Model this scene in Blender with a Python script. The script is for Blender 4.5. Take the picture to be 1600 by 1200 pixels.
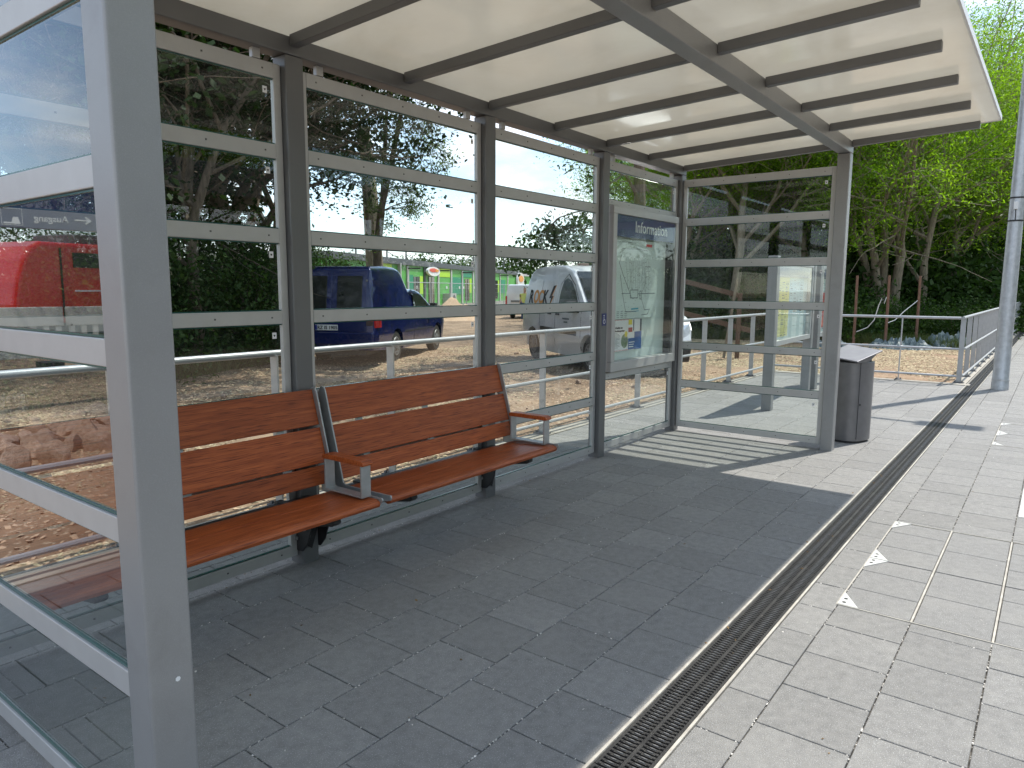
import bpy, bmesh, math, random
import numpy as np
from mathutils import Vector, Matrix, noise

R = math.radians
SC = bpy.context.scene
for _o in list(bpy.data.objects):
    bpy.data.objects.remove(_o)
COL = SC.collection

# ------------------------------------------------------------------ camera
YAW, PITCH, ROLL = 0.6489, -0.1327, 0.0041
cam_d = bpy.data.cameras.new('camera')
cam_d.sensor_width = 36.0
cam_d.lens = 1119.6 / 1600 * 36.0
cam_d.clip_start = 0.05
cam_d.clip_end = 1500
cam = bpy.data.objects.new('camera', cam_d)
COL.objects.link(cam)
_d = Vector((math.cos(PITCH) * math.cos(YAW), math.cos(PITCH) * math.sin(YAW), math.sin(PITCH)))
_r = _d.cross(Vector((0, 0, 1))).normalized()
_u = _r.cross(_d)
_c, _s = math.cos(ROLL), math.sin(ROLL)
_r2 = _c * _r + _s * _u
_u2 = -_s * _r + _c * _u
_m = Matrix((_r2, _u2, -_d)).transposed().to_4x4()
_m.translation = Vector((-0.7224, -3.0066, 1.4))
cam.matrix_world = _m
SC.camera = cam

# ------------------------------------------------------------------ sky, sun, exposure
SUN_DIR = Vector((1.45, -0.55, 2.65)).normalized()
world = bpy.data.worlds.new('World')
SC.world = world
world.use_nodes = True
wn, wl = world.node_tree.nodes, world.node_tree.links
wn.clear()
w_out = wn.new('ShaderNodeOutputWorld')
w_bg = wn.new('ShaderNodeBackground')
w_sky = wn.new('ShaderNodeTexSky')
w_sky.sky_type = 'NISHITA'
w_sky.sun_disc = False
w_sky.sun_elevation = math.asin(SUN_DIR.z)
w_sky.sun_rotation = math.atan2(SUN_DIR.x, SUN_DIR.y)
w_sky.air_density = 1.0
w_sky.dust_density = 0.15
w_sky.ozone_density = 1.0
w_bg.inputs['Strength'].default_value = 0.105
# broken cumulus: noise looked up on a plane overhead
w_tc = wn.new('ShaderNodeTexCoord')
w_sep = wn.new('ShaderNodeSeparateXYZ')
w_add = wn.new('ShaderNodeMath'); w_add.operation = 'ADD'; w_add.inputs[1].default_value = 0.22
w_max = wn.new('ShaderNodeMath'); w_max.operation = 'MAXIMUM'; w_max.inputs[1].default_value = 0.06
w_dx = wn.new('ShaderNodeMath'); w_dx.operation = 'DIVIDE'
w_dy = wn.new('ShaderNodeMath'); w_dy.operation = 'DIVIDE'
w_cmb = wn.new('ShaderNodeCombineXYZ')
w_n = wn.new('ShaderNodeTexNoise'); w_n.inputs['Scale'].default_value = 1.15
w_n.inputs['Detail'].default_value = 7; w_n.inputs['Roughness'].default_value = 0.55
w_n.inputs['Distortion'].default_value = 0.25
w_rmp = wn.new('ShaderNodeValToRGB')
w_rmp.color_ramp.elements[0].position = 0.43; w_rmp.color_ramp.elements[0].color = (0.12, 0.12, 0.12, 1)
w_rmp.color_ramp.elements[1].position = 0.60; w_rmp.color_ramp.elements[1].color = (0.95, 0.95, 0.95, 1)
w_mix = wn.new('ShaderNodeMix'); w_mix.data_type = 'RGBA'
w_n2 = wn.new('ShaderNodeTexNoise'); w_n2.inputs['Scale'].default_value = 3.1; w_n2.inputs['Detail'].default_value = 5
w_cr = wn.new('ShaderNodeValToRGB')
w_cr.color_ramp.elements[0].position = 0.3; w_cr.color_ramp.elements[0].color = (3.4, 3.9, 4.6, 1)
w_cr.color_ramp.elements[1].position = 0.7; w_cr.color_ramp.elements[1].color = (7.4, 7.5, 7.6, 1)
wl.new(w_tc.outputs['Generated'], w_sep.inputs[0])
wl.new(w_sep.outputs['Z'], w_add.inputs[0])
wl.new(w_add.outputs[0], w_max.inputs[0])
wl.new(w_sep.outputs['X'], w_dx.inputs[0]); wl.new(w_max.outputs[0], w_dx.inputs[1])
wl.new(w_sep.outputs['Y'], w_dy.inputs[0]); wl.new(w_max.outputs[0], w_dy.inputs[1])
wl.new(w_dx.outputs[0], w_cmb.inputs[0]); wl.new(w_dy.outputs[0], w_cmb.inputs[1])
w_off = wn.new('ShaderNodeVectorMath'); w_off.operation = 'ADD'; w_off.inputs[1].default_value = (1.9, 9.4, 0.0)
wl.new(w_cmb.outputs[0], w_off.inputs[0]); wl.new(w_off.outputs[0], w_n.inputs['Vector']); wl.new(w_cmb.outputs[0], w_n2.inputs['Vector'])
wl.new(w_n.outputs['Fac'], w_rmp.inputs[0]); wl.new(w_n2.outputs['Fac'], w_cr.inputs[0])
wl.new(w_rmp.outputs[0], w_mix.inputs[0])
wl.new(w_sky.outputs[0], w_mix.inputs[6]); wl.new(w_cr.outputs[0], w_mix.inputs[7])
wl.new(w_mix.outputs[2], w_bg.inputs['Color'])
wl.new(w_bg.outputs[0], w_out.inputs[0])

sun_d = bpy.data.lights.new('sun', 'SUN')
sun_d.energy = 2.0
sun_d.angle = R(0.55)
sun_d.color = (1.0, 0.955, 0.88)
sun = bpy.data.objects.new('sun', sun_d)
sun.rotation_euler = (-SUN_DIR).to_track_quat('-Z', 'Y').to_euler()
sun.location = (8, -6, 30)
COL.objects.link(sun)

SC.view_settings.view_transform = 'Standard'
SC.view_settings.look = 'None'
SC.view_settings.gamma = 1.0
SC.view_settings.exposure = 1.4
SC.view_settings.use_curve_mapping = False
SC.render.engine = 'CYCLES'
SC.cycles.transparent_max_bounces = 48
SC.cycles.max_bounces = 8
SC.cycles.diffuse_bounces = 4
SC.cycles.caustics_reflective = False
SC.cycles.caustics_refractive = False

# ------------------------------------------------------------------ materials
MATS = {}


def mat(name, c1, c2=None, scale=8.0, rough=0.6, metal=0.0, bump=0.0, bscale=60.0, spec=0.5, coat=0.0,
        island=0.0, stretch=None, detail=5, rough2=None, speck=None, transl=None, obj_rand=0.0, lohi=(0.35, 0.65), streak=None, world=False, stain=None):
    m = bpy.data.materials.new(name)
    m.use_nodes = True
    n, l = m.node_tree.nodes, m.node_tree.links
    b = n['Principled BSDF']
    b.inputs['Roughness'].default_value = rough
    b.inputs['Metallic'].default_value = metal
    b.inputs['Specular IOR Level'].default_value = spec
    b.inputs['Coat Weight'].default_value = coat
    b.inputs['Coat Roughness'].default_value = 0.06
    tc = n.new('ShaderNodeTexCoord')
    vec = tc.outputs['Object']
    if world:
        gw = n.new('ShaderNodeNewGeometry'); vec = gw.outputs['Position']
    if stretch:
        mp = n.new('ShaderNodeMapping'); mp.inputs['Scale'].default_value = stretch
        l.new(vec, mp.inputs[0]); vec = mp.outputs[0]
    col = None
    if c2 is None:
        rgb = n.new('ShaderNodeRGB'); rgb.outputs[0].default_value = (*c1, 1); col = rgb.outputs[0]
    else:
        ns = n.new('ShaderNodeTexNoise'); ns.inputs['Scale'].default_value = scale
        ns.inputs['Detail'].default_value = detail; ns.inputs['Roughness'].default_value = 0.6
        l.new(vec, ns.inputs['Vector'])
        rp = n.new('ShaderNodeValToRGB')
        rp.color_ramp.elements[0].position = lohi[0]; rp.color_ramp.elements[0].color = (*c1, 1)
        rp.color_ramp.elements[1].position = lohi[1]; rp.color_ramp.elements[1].color = (*c2, 1)
        l.new(ns.outputs['Fac'], rp.inputs[0]); col = rp.outputs[0]
        if rough2 is not None:
            mr = n.new('ShaderNodeMapRange'); mr.inputs['From Min'].default_value = lohi[0]; mr.inputs['From Max'].default_value = lohi[1]
            mr.inputs['To Min'].default_value = rough; mr.inputs['To Max'].default_value = rough2
            l.new(ns.outputs['Fac'], mr.inputs[0]); l.new(mr.outputs[0], b.inputs['Roughness'])
    if speck:   # (scale, amount, colour)
        s2 = n.new('ShaderNodeTexNoise'); s2.inputs['Scale'].default_value = speck[0]; s2.inputs['Detail'].default_value = 2
        l.new(vec if world else tc.outputs['Object'], s2.inputs['Vector'])
        r2 = n.new('ShaderNodeValToRGB')
        r2.color_ramp.elements[0].position = speck[1]; r2.color_ramp.elements[0].color = (0, 0, 0, 1)
        r2.color_ramp.elements[1].position = speck[1] + 0.06; r2.color_ramp.elements[1].color = (1, 1, 1, 1)
        l.new(s2.outputs['Fac'], r2.inputs[0])
        mx = n.new('ShaderNodeMix'); mx.data_type = 'RGBA'
        l.new(r2.outputs[0], mx.inputs[0]); l.new(col, mx.inputs[6]); mx.inputs[7].default_value = (*speck[2], 1)
        col = mx.outputs[2]
    if stain:    # (scale, position, colour, strength)
        s4 = n.new('ShaderNodeTexNoise'); s4.inputs['Scale'].default_value = stain[0]; s4.inputs['Detail'].default_value = 9; s4.inputs['Roughness'].default_value = 0.68
        s4.inputs['Distortion'].default_value = 0.6
        l.new(vec, s4.inputs['Vector'])
        r4 = n.new('ShaderNodeValToRGB')
        r4.color_ramp.elements[0].position = stain[1]; r4.color_ramp.elements[0].color = (0, 0, 0, 1)
        r4.color_ramp.elements[1].position = stain[1] + 0.2; r4.color_ramp.elements[1].color = (stain[3],) * 3 + (1,)
        l.new(s4.outputs['Fac'], r4.inputs[0])
        mx4 = n.new('ShaderNodeMix'); mx4.data_type = 'RGBA'
        l.new(r4.outputs[0], mx4.inputs[0]); l.new(col, mx4.inputs[6]); mx4.inputs[7].default_value = (*stain[2], 1)
        col = mx4.outputs[2]
    if streak:   # (stretch, position, colour)
        m2_ = n.new('ShaderNodeMapping'); m2_.inputs['Scale'].default_value = streak[0]
        l.new(tc.outputs['Object'], m2_.inputs[0])
        s3 = n.new('ShaderNodeTexNoise'); s3.inputs['Scale'].default_value = 1.0; s3.inputs['Detail'].default_value = 6
        l.new(m2_.outputs[0], s3.inputs['Vector'])
        r3 = n.new('ShaderNodeValToRGB')
        r3.color_ramp.elements[0].position = streak[1]; r3.color_ramp.elements[0].color = (0, 0, 0, 1)
        r3.color_ramp.elements[1].position = streak[1] + 0.14; r3.color_ramp.elements[1].color = (1, 1, 1, 1)
        l.new(s3.outputs['Fac'], r3.inputs[0])
        mx3 = n.new('ShaderNodeMix'); mx3.data_type = 'RGBA'
        l.new(r3.outputs[0], mx3.inputs[0]); l.new(col, mx3.inputs[6]); mx3.inputs[7].default_value = (*streak[2], 1)
        col = mx3.outputs[2]
    if island or obj_rand:
        hs = n.new('ShaderNodeHueSaturation')
        src = None
        if island:
            g = n.new('ShaderNodeNewGeometry'); src = g.outputs['Random Per Island']
        if obj_rand:
            oi = n.new('ShaderNodeObjectInfo')
            if src is None: src = oi.outputs['Random']
            else:
                ad = n.new('ShaderNodeMath'); ad.operation = 'ADD'; l.new(src, ad.inputs[0]); l.new(oi.outputs['Random'], ad.inputs[1])
                fr = n.new('ShaderNodeMath'); fr.operation = 'FRACT'; l.new(ad.outputs[0], fr.inputs[0]); src = fr.outputs[0]
        a = max(island, obj_rand)
        mr = n.new('ShaderNodeMapRange'); mr.inputs['To Min'].default_value = 1 - a; mr.inputs['To Max'].default_value = 1 + a
        l.new(src, mr.inputs[0]); l.new(mr.outputs[0], hs.inputs['Value']); l.new(col, hs.inputs['Color'])
        col = hs.outputs[0]
    l.new(col, b.inputs['Base Color'])
    if bump:
        nb = n.new('ShaderNodeTexNoise'); nb.inputs['Scale'].default_value = bscale; nb.inputs['Detail'].default_value = 4
        l.new(vec, nb.inputs['Vector'])
        bp = n.new('ShaderNodeBump'); bp.inputs['Strength'].default_value = bump; bp.inputs['Distance'].default_value = 0.01
        l.new(nb.outputs['Fac'], bp.inputs['Height']); l.new(bp.outputs[0], b.inputs['Normal'])
    if transl:
        t = n.new('ShaderNodeBsdfTranslucent')
        hm = n.new('ShaderNodeMix'); hm.data_type = 'RGBA'; hm.blend_type = 'MULTIPLY'; hm.inputs[0].default_value = 1
        l.new(col, hm.inputs[6]); hm.inputs[7].default_value = (*transl[1], 1)
        l.new(hm.outputs[2], t.inputs[0])
        ms = n.new('ShaderNodeMixShader'); ms.inputs[0].default_value = transl[0]
        l.new(b.outputs[0], ms.inputs[1]); l.new(t.outputs[0], ms.inputs[2])
        l.new(ms.outputs[0], n['Material Output'].inputs[0])
    MATS[name] = m
    return m


def glass_mat(name, tint, refl=1.9, dirt=0.02, ior=1.5):
    """thin pane: what is behind shows through, its front faces mirror by Fresnel"""
    m = bpy.data.materials.new(name); m.use_nodes = True
    n, l = m.node_tree.nodes, m.node_tree.links
    n.remove(n['Principled BSDF'])
    tr = n.new('ShaderNodeBsdfTransparent'); tr.inputs[0].default_value = (*tint, 1)
    gl = n.new('ShaderNodeBsdfGlossy'); gl.inputs['Roughness'].default_value = 0.0
    gl.inputs[0].default_value = (0.95, 0.97, 1, 1)
    fr = n.new('ShaderNodeFresnel'); fr.inputs[0].default_value = ior
    ge = n.new('ShaderNodeNewGeometry')
    inv = n.new('ShaderNodeMath'); inv.operation = 'SUBTRACT'; inv.inputs[0].default_value = 1.0
    l.new(ge.outputs['Backfacing'], inv.inputs[1])
    mu = n.new('ShaderNodeMath'); mu.operation = 'MULTIPLY'; mu.inputs[1].default_value = refl
    l.new(fr.outputs[0], mu.inputs[0])
    m2 = n.new('ShaderNodeMath'); m2.operation = 'MULTIPLY'; m2.use_clamp = True
    l.new(mu.outputs[0], m2.inputs[0]); l.new(inv.outputs[0], m2.inputs[1])
    mx = n.new('ShaderNodeMixShader')
    l.new(m2.outputs[0], mx.inputs[0]); l.new(tr.outputs[0], mx.inputs[1]); l.new(gl.outputs[0], mx.inputs[2])
    # thin film of dust
    df = n.new('ShaderNodeBsdfDiffuse'); df.inputs[0].default_value = (0.6, 0.6, 0.57, 1)
    tc = n.new('ShaderNodeTexCoord'); ns = n.new('ShaderNodeTexNoise'); ns.inputs['Scale'].default_value = 2.5
    ns.inputs['Detail'].default_value = 6; l.new(tc.outputs['Object'], ns.inputs['Vector'])
    mr = n.new('ShaderNodeMapRange'); mr.inputs['From Min'].default_value = 0.4; mr.inputs['From Max'].default_value = 0.8
    mr.inputs['To Min'].default_value = 0; mr.inputs['To Max'].default_value = dirt * 3
    l.new(ns.outputs['Fac'], mr.inputs[0])
    m3 = n.new('ShaderNodeMixShader'); l.new(mr.outputs[0], m3.inputs[0])
    l.new(mx.outputs[0], m3.inputs[1]); l.new(df.outputs[0], m3.inputs[2])
    l.new(m3.outputs[0], n['Material Output'].inputs[0])
    MATS[name] = m
    return m


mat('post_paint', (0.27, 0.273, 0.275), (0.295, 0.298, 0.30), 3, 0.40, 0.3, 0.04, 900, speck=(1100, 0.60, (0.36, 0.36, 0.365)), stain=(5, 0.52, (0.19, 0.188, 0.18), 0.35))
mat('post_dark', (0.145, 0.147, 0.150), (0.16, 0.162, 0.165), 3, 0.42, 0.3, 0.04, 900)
mat('alu_rail', (0.46, 0.46, 0.455), (0.49, 0.49, 0.485), 12, 0.45, 0.35, 0.03, 500)
mat('bolt_steel', (0.12, 0.12, 0.12), None, rough=0.4, metal=0.8)
mat('roof_panel', (0.79, 0.78, 0.745), (0.85, 0.84, 0.80), 1.5, 0.14, 0, 0.03, 3, spec=0.7, coat=0.5, transl=(0.38, (1, 0.97, 0.91)), stain=(1.1, 0.50, (0.66, 0.63, 0.56), 0.4))  # translucency added to brighten the underside and lift the shade on the paving
mat('roof_edge', (0.75, 0.75, 0.74), None, rough=0.4)
mat('bench_steel', (0.36, 0.37, 0.37), (0.42, 0.43, 0.43), 20, 0.4, 0.5, 0.03, 600)
mat('bracket_black', (0.018, 0.018, 0.02), (0.03, 0.03, 0.032), 20, 0.4, 0.2)
mat('bench_wood', (0.25, 0.052, 0.013), (0.47, 0.120, 0.034), 2.2, 0.40, 0, 0.10, 40, spec=0.32, stretch=(1.6, 30, 30), obj_rand=0.14, detail=9, streak=((9, 260, 260), 0.53, (0.15, 0.030, 0.009)), lohi=(0.3, 0.7))
mat('slab', (0.198, 0.194, 0.184), (0.280, 0.273, 0.257), 26, 0.78, 0, 0.5, 260, island=0.085, obj_rand=0.085, speck=(240, 0.60, (0.40, 0.40, 0.385)), detail=9, world=True, stain=(2.6, 0.50, (0.33, 0.32, 0.295), 0.42), lohi=(0.3, 0.7))
mat('slab_cover', (0.202, 0.198, 0.189), (0.270, 0.265, 0.252), 26, 0.78, 0, 0.5, 260, island=0.06, speck=(240, 0.60, (0.40, 0.40, 0.385)), detail=9, world=True, stain=(2.6, 0.50, (0.33, 0.32, 0.295), 0.4), lohi=(0.3, 0.7))
mat('dry_leaf', (0.12, 0.07, 0.03), (0.25, 0.16, 0.06), 9, 0.8, island=0.4)
mat('joint_sand', (0.035, 0.033, 0.03), (0.22, 0.20, 0.17), 30, 0.95, 0, 0.5, 200, detail=8, lohi=(0.45, 0.7))
mat('grit', (0.55, 0.52, 0.46), (0.75, 0.72, 0.66), 40, 0.9, island=0.3)
mat('cast_iron', (0.020, 0.020, 0.021), (0.045, 0.044, 0.043), 12, 0.5, 0.3, 0.2, 300)
mat('iron_worn', (0.13, 0.13, 0.13), (0.20, 0.20, 0.20), 60, 0.45, 0.4)
mat('channel_dark', (0.01, 0.01, 0.01), None, rough=0.9)
mat('channel_edge', (0.55, 0.52, 0.45), (0.38, 0.35, 0.30), 14, 0.7, 0, 0.2, 200)
mat('kerb', (0.46, 0.43, 0.37), (0.36, 0.33, 0.28), 5, 0.85, 0, 0.4, 120, detail=8, island=0.06)
mat('dirt', (0.17, 0.105, 0.062), (0.36, 0.245, 0.155), 1.1, 0.95, 0, 0.9, 14, detail=12, speck=(26, 0.6, (0.46, 0.36, 0.25)))
mat('dirt_far', (0.27, 0.19, 0.125), (0.42, 0.30, 0.20), 0.15, 0.95, 0, 0.5, 3, detail=8)
mat('chips', (0.30, 0.23, 0.135), (0.52, 0.43, 0.28), 30, 0.9, island=0.35)
mat('stone', (0.26, 0.17, 0.12), (0.50, 0.37, 0.28), 7, 0.9, 0, 1.0, 30, island=0.2, obj_rand=0.2, detail=9)
mat('wall_block', (0.16, 0.15, 0.12), (0.26, 0.24, 0.19), 4, 0.95, 0, 0.6, 40, island=0.12, obj_rand=0.12, detail=8)
mat('galv', (0.42, 0.44, 0.46), (0.54, 0.56, 0.58), 18, 0.42, 0.55, 0.03, 200, rough2=0.5)
mat('railing_paint', (0.40, 0.41, 0.42), (0.46, 0.47, 0.48), 10, 0.4, 0.35)
mat('bin_paint', (0.16, 0.157, 0.162), (0.185, 0.182, 0.187), 12, 0.36, 0.35, 0.02, 600)
mat('lid_paint', (0.22, 0.215, 0.235), (0.26, 0.255, 0.275), 12, 0.36, 0.3)
mat('black_plastic', (0.02, 0.02, 0.022), (0.035, 0.035, 0.037), 30, 0.6)
mat('rubber', (0.022, 0.022, 0.022), (0.05, 0.046, 0.04), 12, 0.85)
mat('blue_paint', (0.004, 0.010, 0.085), (0.006, 0.014, 0.11), 3, 0.25, 0.2, coat=0.8)
mat('white_paint', (0.66, 0.67, 0.68), (0.72, 0.73, 0.73), 2, 0.3, 0, coat=0.6)
mat('car_glass', (0.008, 0.010, 0.011), (0.018, 0.02, 0.019), 3, 0.08, 0, spec=0.35)
mat('hub', (0.16, 0.16, 0.16), (0.22, 0.22, 0.22), 30, 0.5, 0.3)
mat('tail_red', (0.45, 0.02, 0.02), None, rough=0.2, coat=0.5)
mat('tail_smoke', (0.08, 0.05, 0.05), None, rough=0.2, coat=0.5)
mat('lamp_clear', (0.62, 0.65, 0.68), (0.8, 0.82, 0.84), 20, 0.1, 0.3, coat=0.8)
mat('plate_white', (0.72, 0.72, 0.70), None, rough=0.5)
mat('ink_black', (0.012, 0.012, 0.015), None, rough=0.6)
mat('eu_blue', (0.01, 0.03, 0.25), None, rough=0.5)
mat('sign_blue', (0.012, 0.02, 0.12), (0.016, 0.026, 0.15), 3, 0.35)
mat('sign_white', (0.78, 0.79, 0.8), None, rough=0.4)
mat('poster_paper', (0.62, 0.72, 0.69), (0.66, 0.76, 0.73), 4, 0.5)
mat('map_ink', (0.14, 0.17, 0.18), None, rough=0.6)
mat('map_blue', (0.10, 0.42, 0.55), None, rough=0.6)
mat('poster_blue', (0.01, 0.09, 0.32), None, rough=0.5)
mat('poster_navy', (0.02, 0.045, 0.08), None, rough=0.5)
mat('poster_yellow', (0.75, 0.62, 0.05), None, rough=0.5)
mat('poster_red', (0.38, 0.03, 0.03), None, rough=0.5)
mat('poster_green', (0.10, 0.22, 0.05), (0.3, 0.32, 0.28), 30, 0.5)
mat('label_red', (0.62, 0.05, 0.05), None, rough=0.5)
mat('board_yellow', (0.78, 0.72, 0.22), (0.74, 0.68, 0.2), 10, 0.5)
mat('board_cyan', (0.50, 0.68, 0.72), None, rough=0.5)
mat('green_panel', (0.08, 0.36, 0.06), (0.10, 0.42, 0.07), 0.8, 0.5)
mat('lime_panel', (0.42, 0.72, 0.02), None, rough=0.5)
mat('teal_panel', (0.0, 0.26, 0.13), None, rough=0.5)
mat('fascia', (0.075, 0.085, 0.095), (0.10, 0.11, 0.12), 2, 0.6)
mat('downpipe', (0.46, 0.47, 0.46), None, rough=0.5)
mat('window_dark', (0.015, 0.018, 0.02), None, rough=0.1, spec=0.8)
mat('oval_red', (0.70, 0.06, 0.02), None, rough=0.4)
mat('oval_orange', (0.80, 0.30, 0.02), None, rough=0.4)
mat('sand', (0.50, 0.34, 0.22), (0.62, 0.44, 0.30), 2, 0.95, 0, 0.6, 20)
mat('bark', (0.085, 0.065, 0.045), (0.19, 0.15, 0.11), 6, 0.95, 0, 0.9, 16, stretch=(4, 4, 0.8), detail=8)
mat('bark_pale', (0.17, 0.14, 0.10), (0.32, 0.27, 0.20), 6, 0.95, 0, 0.9, 16, stretch=(4, 4, 0.8), detail=8)
mat('leaf_dark', (0.012, 0.026, 0.008), (0.026, 0.05, 0.013), 0.6, 0.6, 0, spec=0.12, island=0.35, transl=(0.22, (0.9, 1.4, 0.4)))
mat('leaf_robinia', (0.085, 0.175, 0.020), (0.20, 0.32, 0.038), 1.1, 0.5, 0, spec=0.25, island=0.4, transl=(0.55, (1.7, 1.8, 0.35)))
mat('leaf_feather', (0.06, 0.10, 0.02), (0.11, 0.16, 0.04), 0.8, 0.5, 0, spec=0.2, island=0.4, transl=(0.45, (1.3, 1.5, 0.5)))
mat('leaf_bush', (0.026, 0.054, 0.015), (0.06, 0.105, 0.028), 0.8, 0.6, 0, spec=0.15, island=0.4, transl=(0.3, (1.1, 1.5, 0.4)))
mat('leaf_grass', (0.07, 0.10, 0.03), (0.15, 0.17, 0.06), 1.2, 0.7, 0, island=0.35, transl=(0.3, (1.1, 1.3, 0.5)))
mat('stake', (0.17, 0.09, 0.06), (0.26, 0.15, 0.10), 8, 0.85, stretch=(6, 6, 1))
mat('plank', (0.085, 0.05, 0.033), (0.15, 0.095, 0.065), 5, 0.85, stretch=(1, 8, 8))
mat('tarp', (0.07, 0.11, 0.12), (0.17, 0.22, 0.23), 9, 0.5, 0, 0.4, 12)
mat('tape', (0.75, 0.74, 0.70), None, rough=0.5)
mat('train_red', (0.55, 0.010, 0.013), (0.62, 0.014, 0.016), 1, 0.3, coat=0.5)
mat('train_grey', (0.12, 0.12, 0.13), None, rough=0.6)
mat('barrier', (0.62, 0.60, 0.54), (0.70, 0.68, 0.62), 2, 0.8)
mat('canopy_grey', (0.17, 0.18, 0.17), (0.20, 0.21, 0.20), 1, 0.6)
mat('skin', (0.50, 0.30, 0.21), None, rough=0.5)
mat('hivis', (0.55, 0.60, 0.16), (0.62, 0.66, 0.2), 8, 0.8)
mat('jeans', (0.03, 0.06, 0.14), (0.045, 0.08, 0.17), 20, 0.9)
mat('hair', (0.02, 0.014, 0.01), None, rough=0.7)
mat('concrete_grey', (0.32, 0.31, 0.29), (0.40, 0.39, 0.36), 2, 0.9, 0, 0.3, 40)
mat('tactile_white', (0.62, 0.62, 0.60), (0.70, 0.70, 0.68), 8, 0.7)
mat('steel_white', (0.60, 0.60, 0.57), (0.70, 0.70, 0.67), 20, 0.45, 0.2)
mat('brown_box', (0.20, 0.14, 0.11), None, rough=0.6)
glass_mat('shelter_glass', (0.92, 0.95, 0.94), 1.9, 0.005, 1.38)
glass_mat('case_glass', (0.97, 0.99, 0.98), 1.0, 0.006, 1.4)
mat('glass_edge', (0.03, 0.10, 0.085), None, rough=0.15)


# ------------------------------------------------------------------ mesh helpers
class MB:
    def __init__(self): self.v, self.f, self.mi, self.cur = [], [], [], 0

    def m(self, i): self.cur = i; return self

    def add(self, vs, fs):
        o = len(self.v)
        self.v += [tuple(p) for p in vs]
        for f in fs:
            self.f.append([i + o for i in f]); self.mi.append(self.cur)
        return self

    def box(self, x0, x1, y0, y1, z0, z1):
        return self.add([(x0, y0, z0), (x1, y0, z0), (x1, y1, z0), (x0, y1, z0), (x0, y0, z1), (x1, y0, z1), (x1, y1, z1), (x0, y1, z1)],
                        [(0, 3, 2, 1), (4, 5, 6, 7), (0, 1, 5, 4), (1, 2, 6, 5), (2, 3, 7, 6), (3, 0, 4, 7)])

    def obox(self, c, s, rot=(0, 0, 0)):
        from mathutils import Euler
        M = Euler(rot).to_matrix(); c = Vector(c)
        vs = [c + M @ Vector((sx * s[0] / 2, sy * s[1] / 2, sz * s[2] / 2)) for sz in (-1, 1) for sx, sy in ((-1, -1), (1, -1), (1, 1), (-1, 1))]
        return self.add(vs, [(0, 3, 2, 1), (4, 5, 6, 7), (0, 1, 5, 4), (1, 2, 6, 5), (2, 3, 7, 6), (3, 0, 4, 7)])

    def prism(self, poly, a0, a1, axis='x'):
        """poly of 2-D points extruded along axis; x:(y,z) y:(x,z) z:(x,y)"""
        def P(p, a): return {'x': (a, p[0], p[1]), 'y': (p[0], a, p[1]), 'z': (p[0], p[1], a)}[axis]
        n = len(poly)
        area = sum(poly[i][0] * poly[(i + 1) % n][1] - poly[(i + 1) % n][0] * poly[i][1] for i in range(n))
        if (area < 0) != (axis == 'y'): poly = poly[::-1]
        vs = [P(p, a0) for p in poly] + [P(p, a1) for p in poly]
        fs = [tuple(range(n))[::-1], tuple(range(n, 2 * n))] + [(i, (i + 1) % n, n + (i + 1) % n, n + i) for i in range(n)]
        return self.add(vs, fs)

    def tube(self, pts, rad, n=10, cap=True):
        pts = [Vector(p) for p in pts]
        rads = rad if isinstance(rad, (list, tuple)) else [rad] * len(pts)
        vs, fs = [], []
        up = None
        for i, p in enumerate(pts):
            d = (pts[min(i + 1, len(pts) - 1)] - pts[max(i - 1, 0)])
            if d.length < 1e-9: d = Vector((0, 0, 1))
            d.normalize()
            if up is None:
                up = Vector((0, 0, 1)) if abs(d.z) < 0.9 else Vector((1, 0, 0))
            a = d.cross(up).normalized(); b = a.cross(d).normalized(); up = b
            for k in range(n):
                t = 2 * math.pi * k / n
                vs.append(p + (a * math.cos(t) + b * math.sin(t)) * rads[i])
        for i in range(len(pts) - 1):
            for k in range(n):
                k2 = (k + 1) % n
                fs.append((i * n + k, (i + 1) * n + k, (i + 1) * n + k2, i * n + k2))
        if cap:
            fs.append(tuple(range(n))); fs.append(tuple(range((len(pts) - 1) * n, len(pts) * n))[::-1])
        return self.add(vs, fs)

    def lathe(self, prof, n=24, c=(0, 0, 0), axis='z'):
        vs, fs = [], []
        for r, h in prof:
            for k in range(n):
                t = 2 * math.pi * k / n
                a, b = r * math.cos(t), r * math.sin(t)
                p = {'z': (a, b, h), 'y': (a, h, b), 'x': (h, a, b)}[axis]
                vs.append((p[0] + c[0], p[1] + c[1], p[2] + c[2]))
        for i in range(len(prof) - 1):
            for k in range(n):
                k2 = (k + 1) % n
                q = (i * n + k, i * n + k2, (i + 1) * n + k2, (i + 1) * n + k)
                fs.append(q if axis != 'y' else q[::-1])
        fs.append(tuple(range(n))[::-1] if axis != 'y' else tuple(range(n)))
        e = tuple(range((len(prof) - 1) * n, len(prof) * n)); fs.append(e if axis != 'y' else e[::-1])
        return self.add(vs, fs)

    def mesh(self, name, mats, smooth=False):
        me = bpy.data.meshes.new(name)
        me.from_pydata(self.v, [], self.f)
        for k in ([mats] if isinstance(mats, str) else mats): me.materials.append(MATS[k])
        if len(me.materials) > 1: me.polygons.foreach_set('material_index', self.mi)
        if smooth:
            me.shade_smooth()
            me.set_sharp_from_angle(angle=R(38))
        me.update()
        return me

    def build(self, name, mats, parent=None, smooth=False, bevel=0, loc=None, rotz=None, seg=2):
        return link(name, self.mesh(name, mats, smooth), parent, bevel, loc, rotz, seg)


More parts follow.
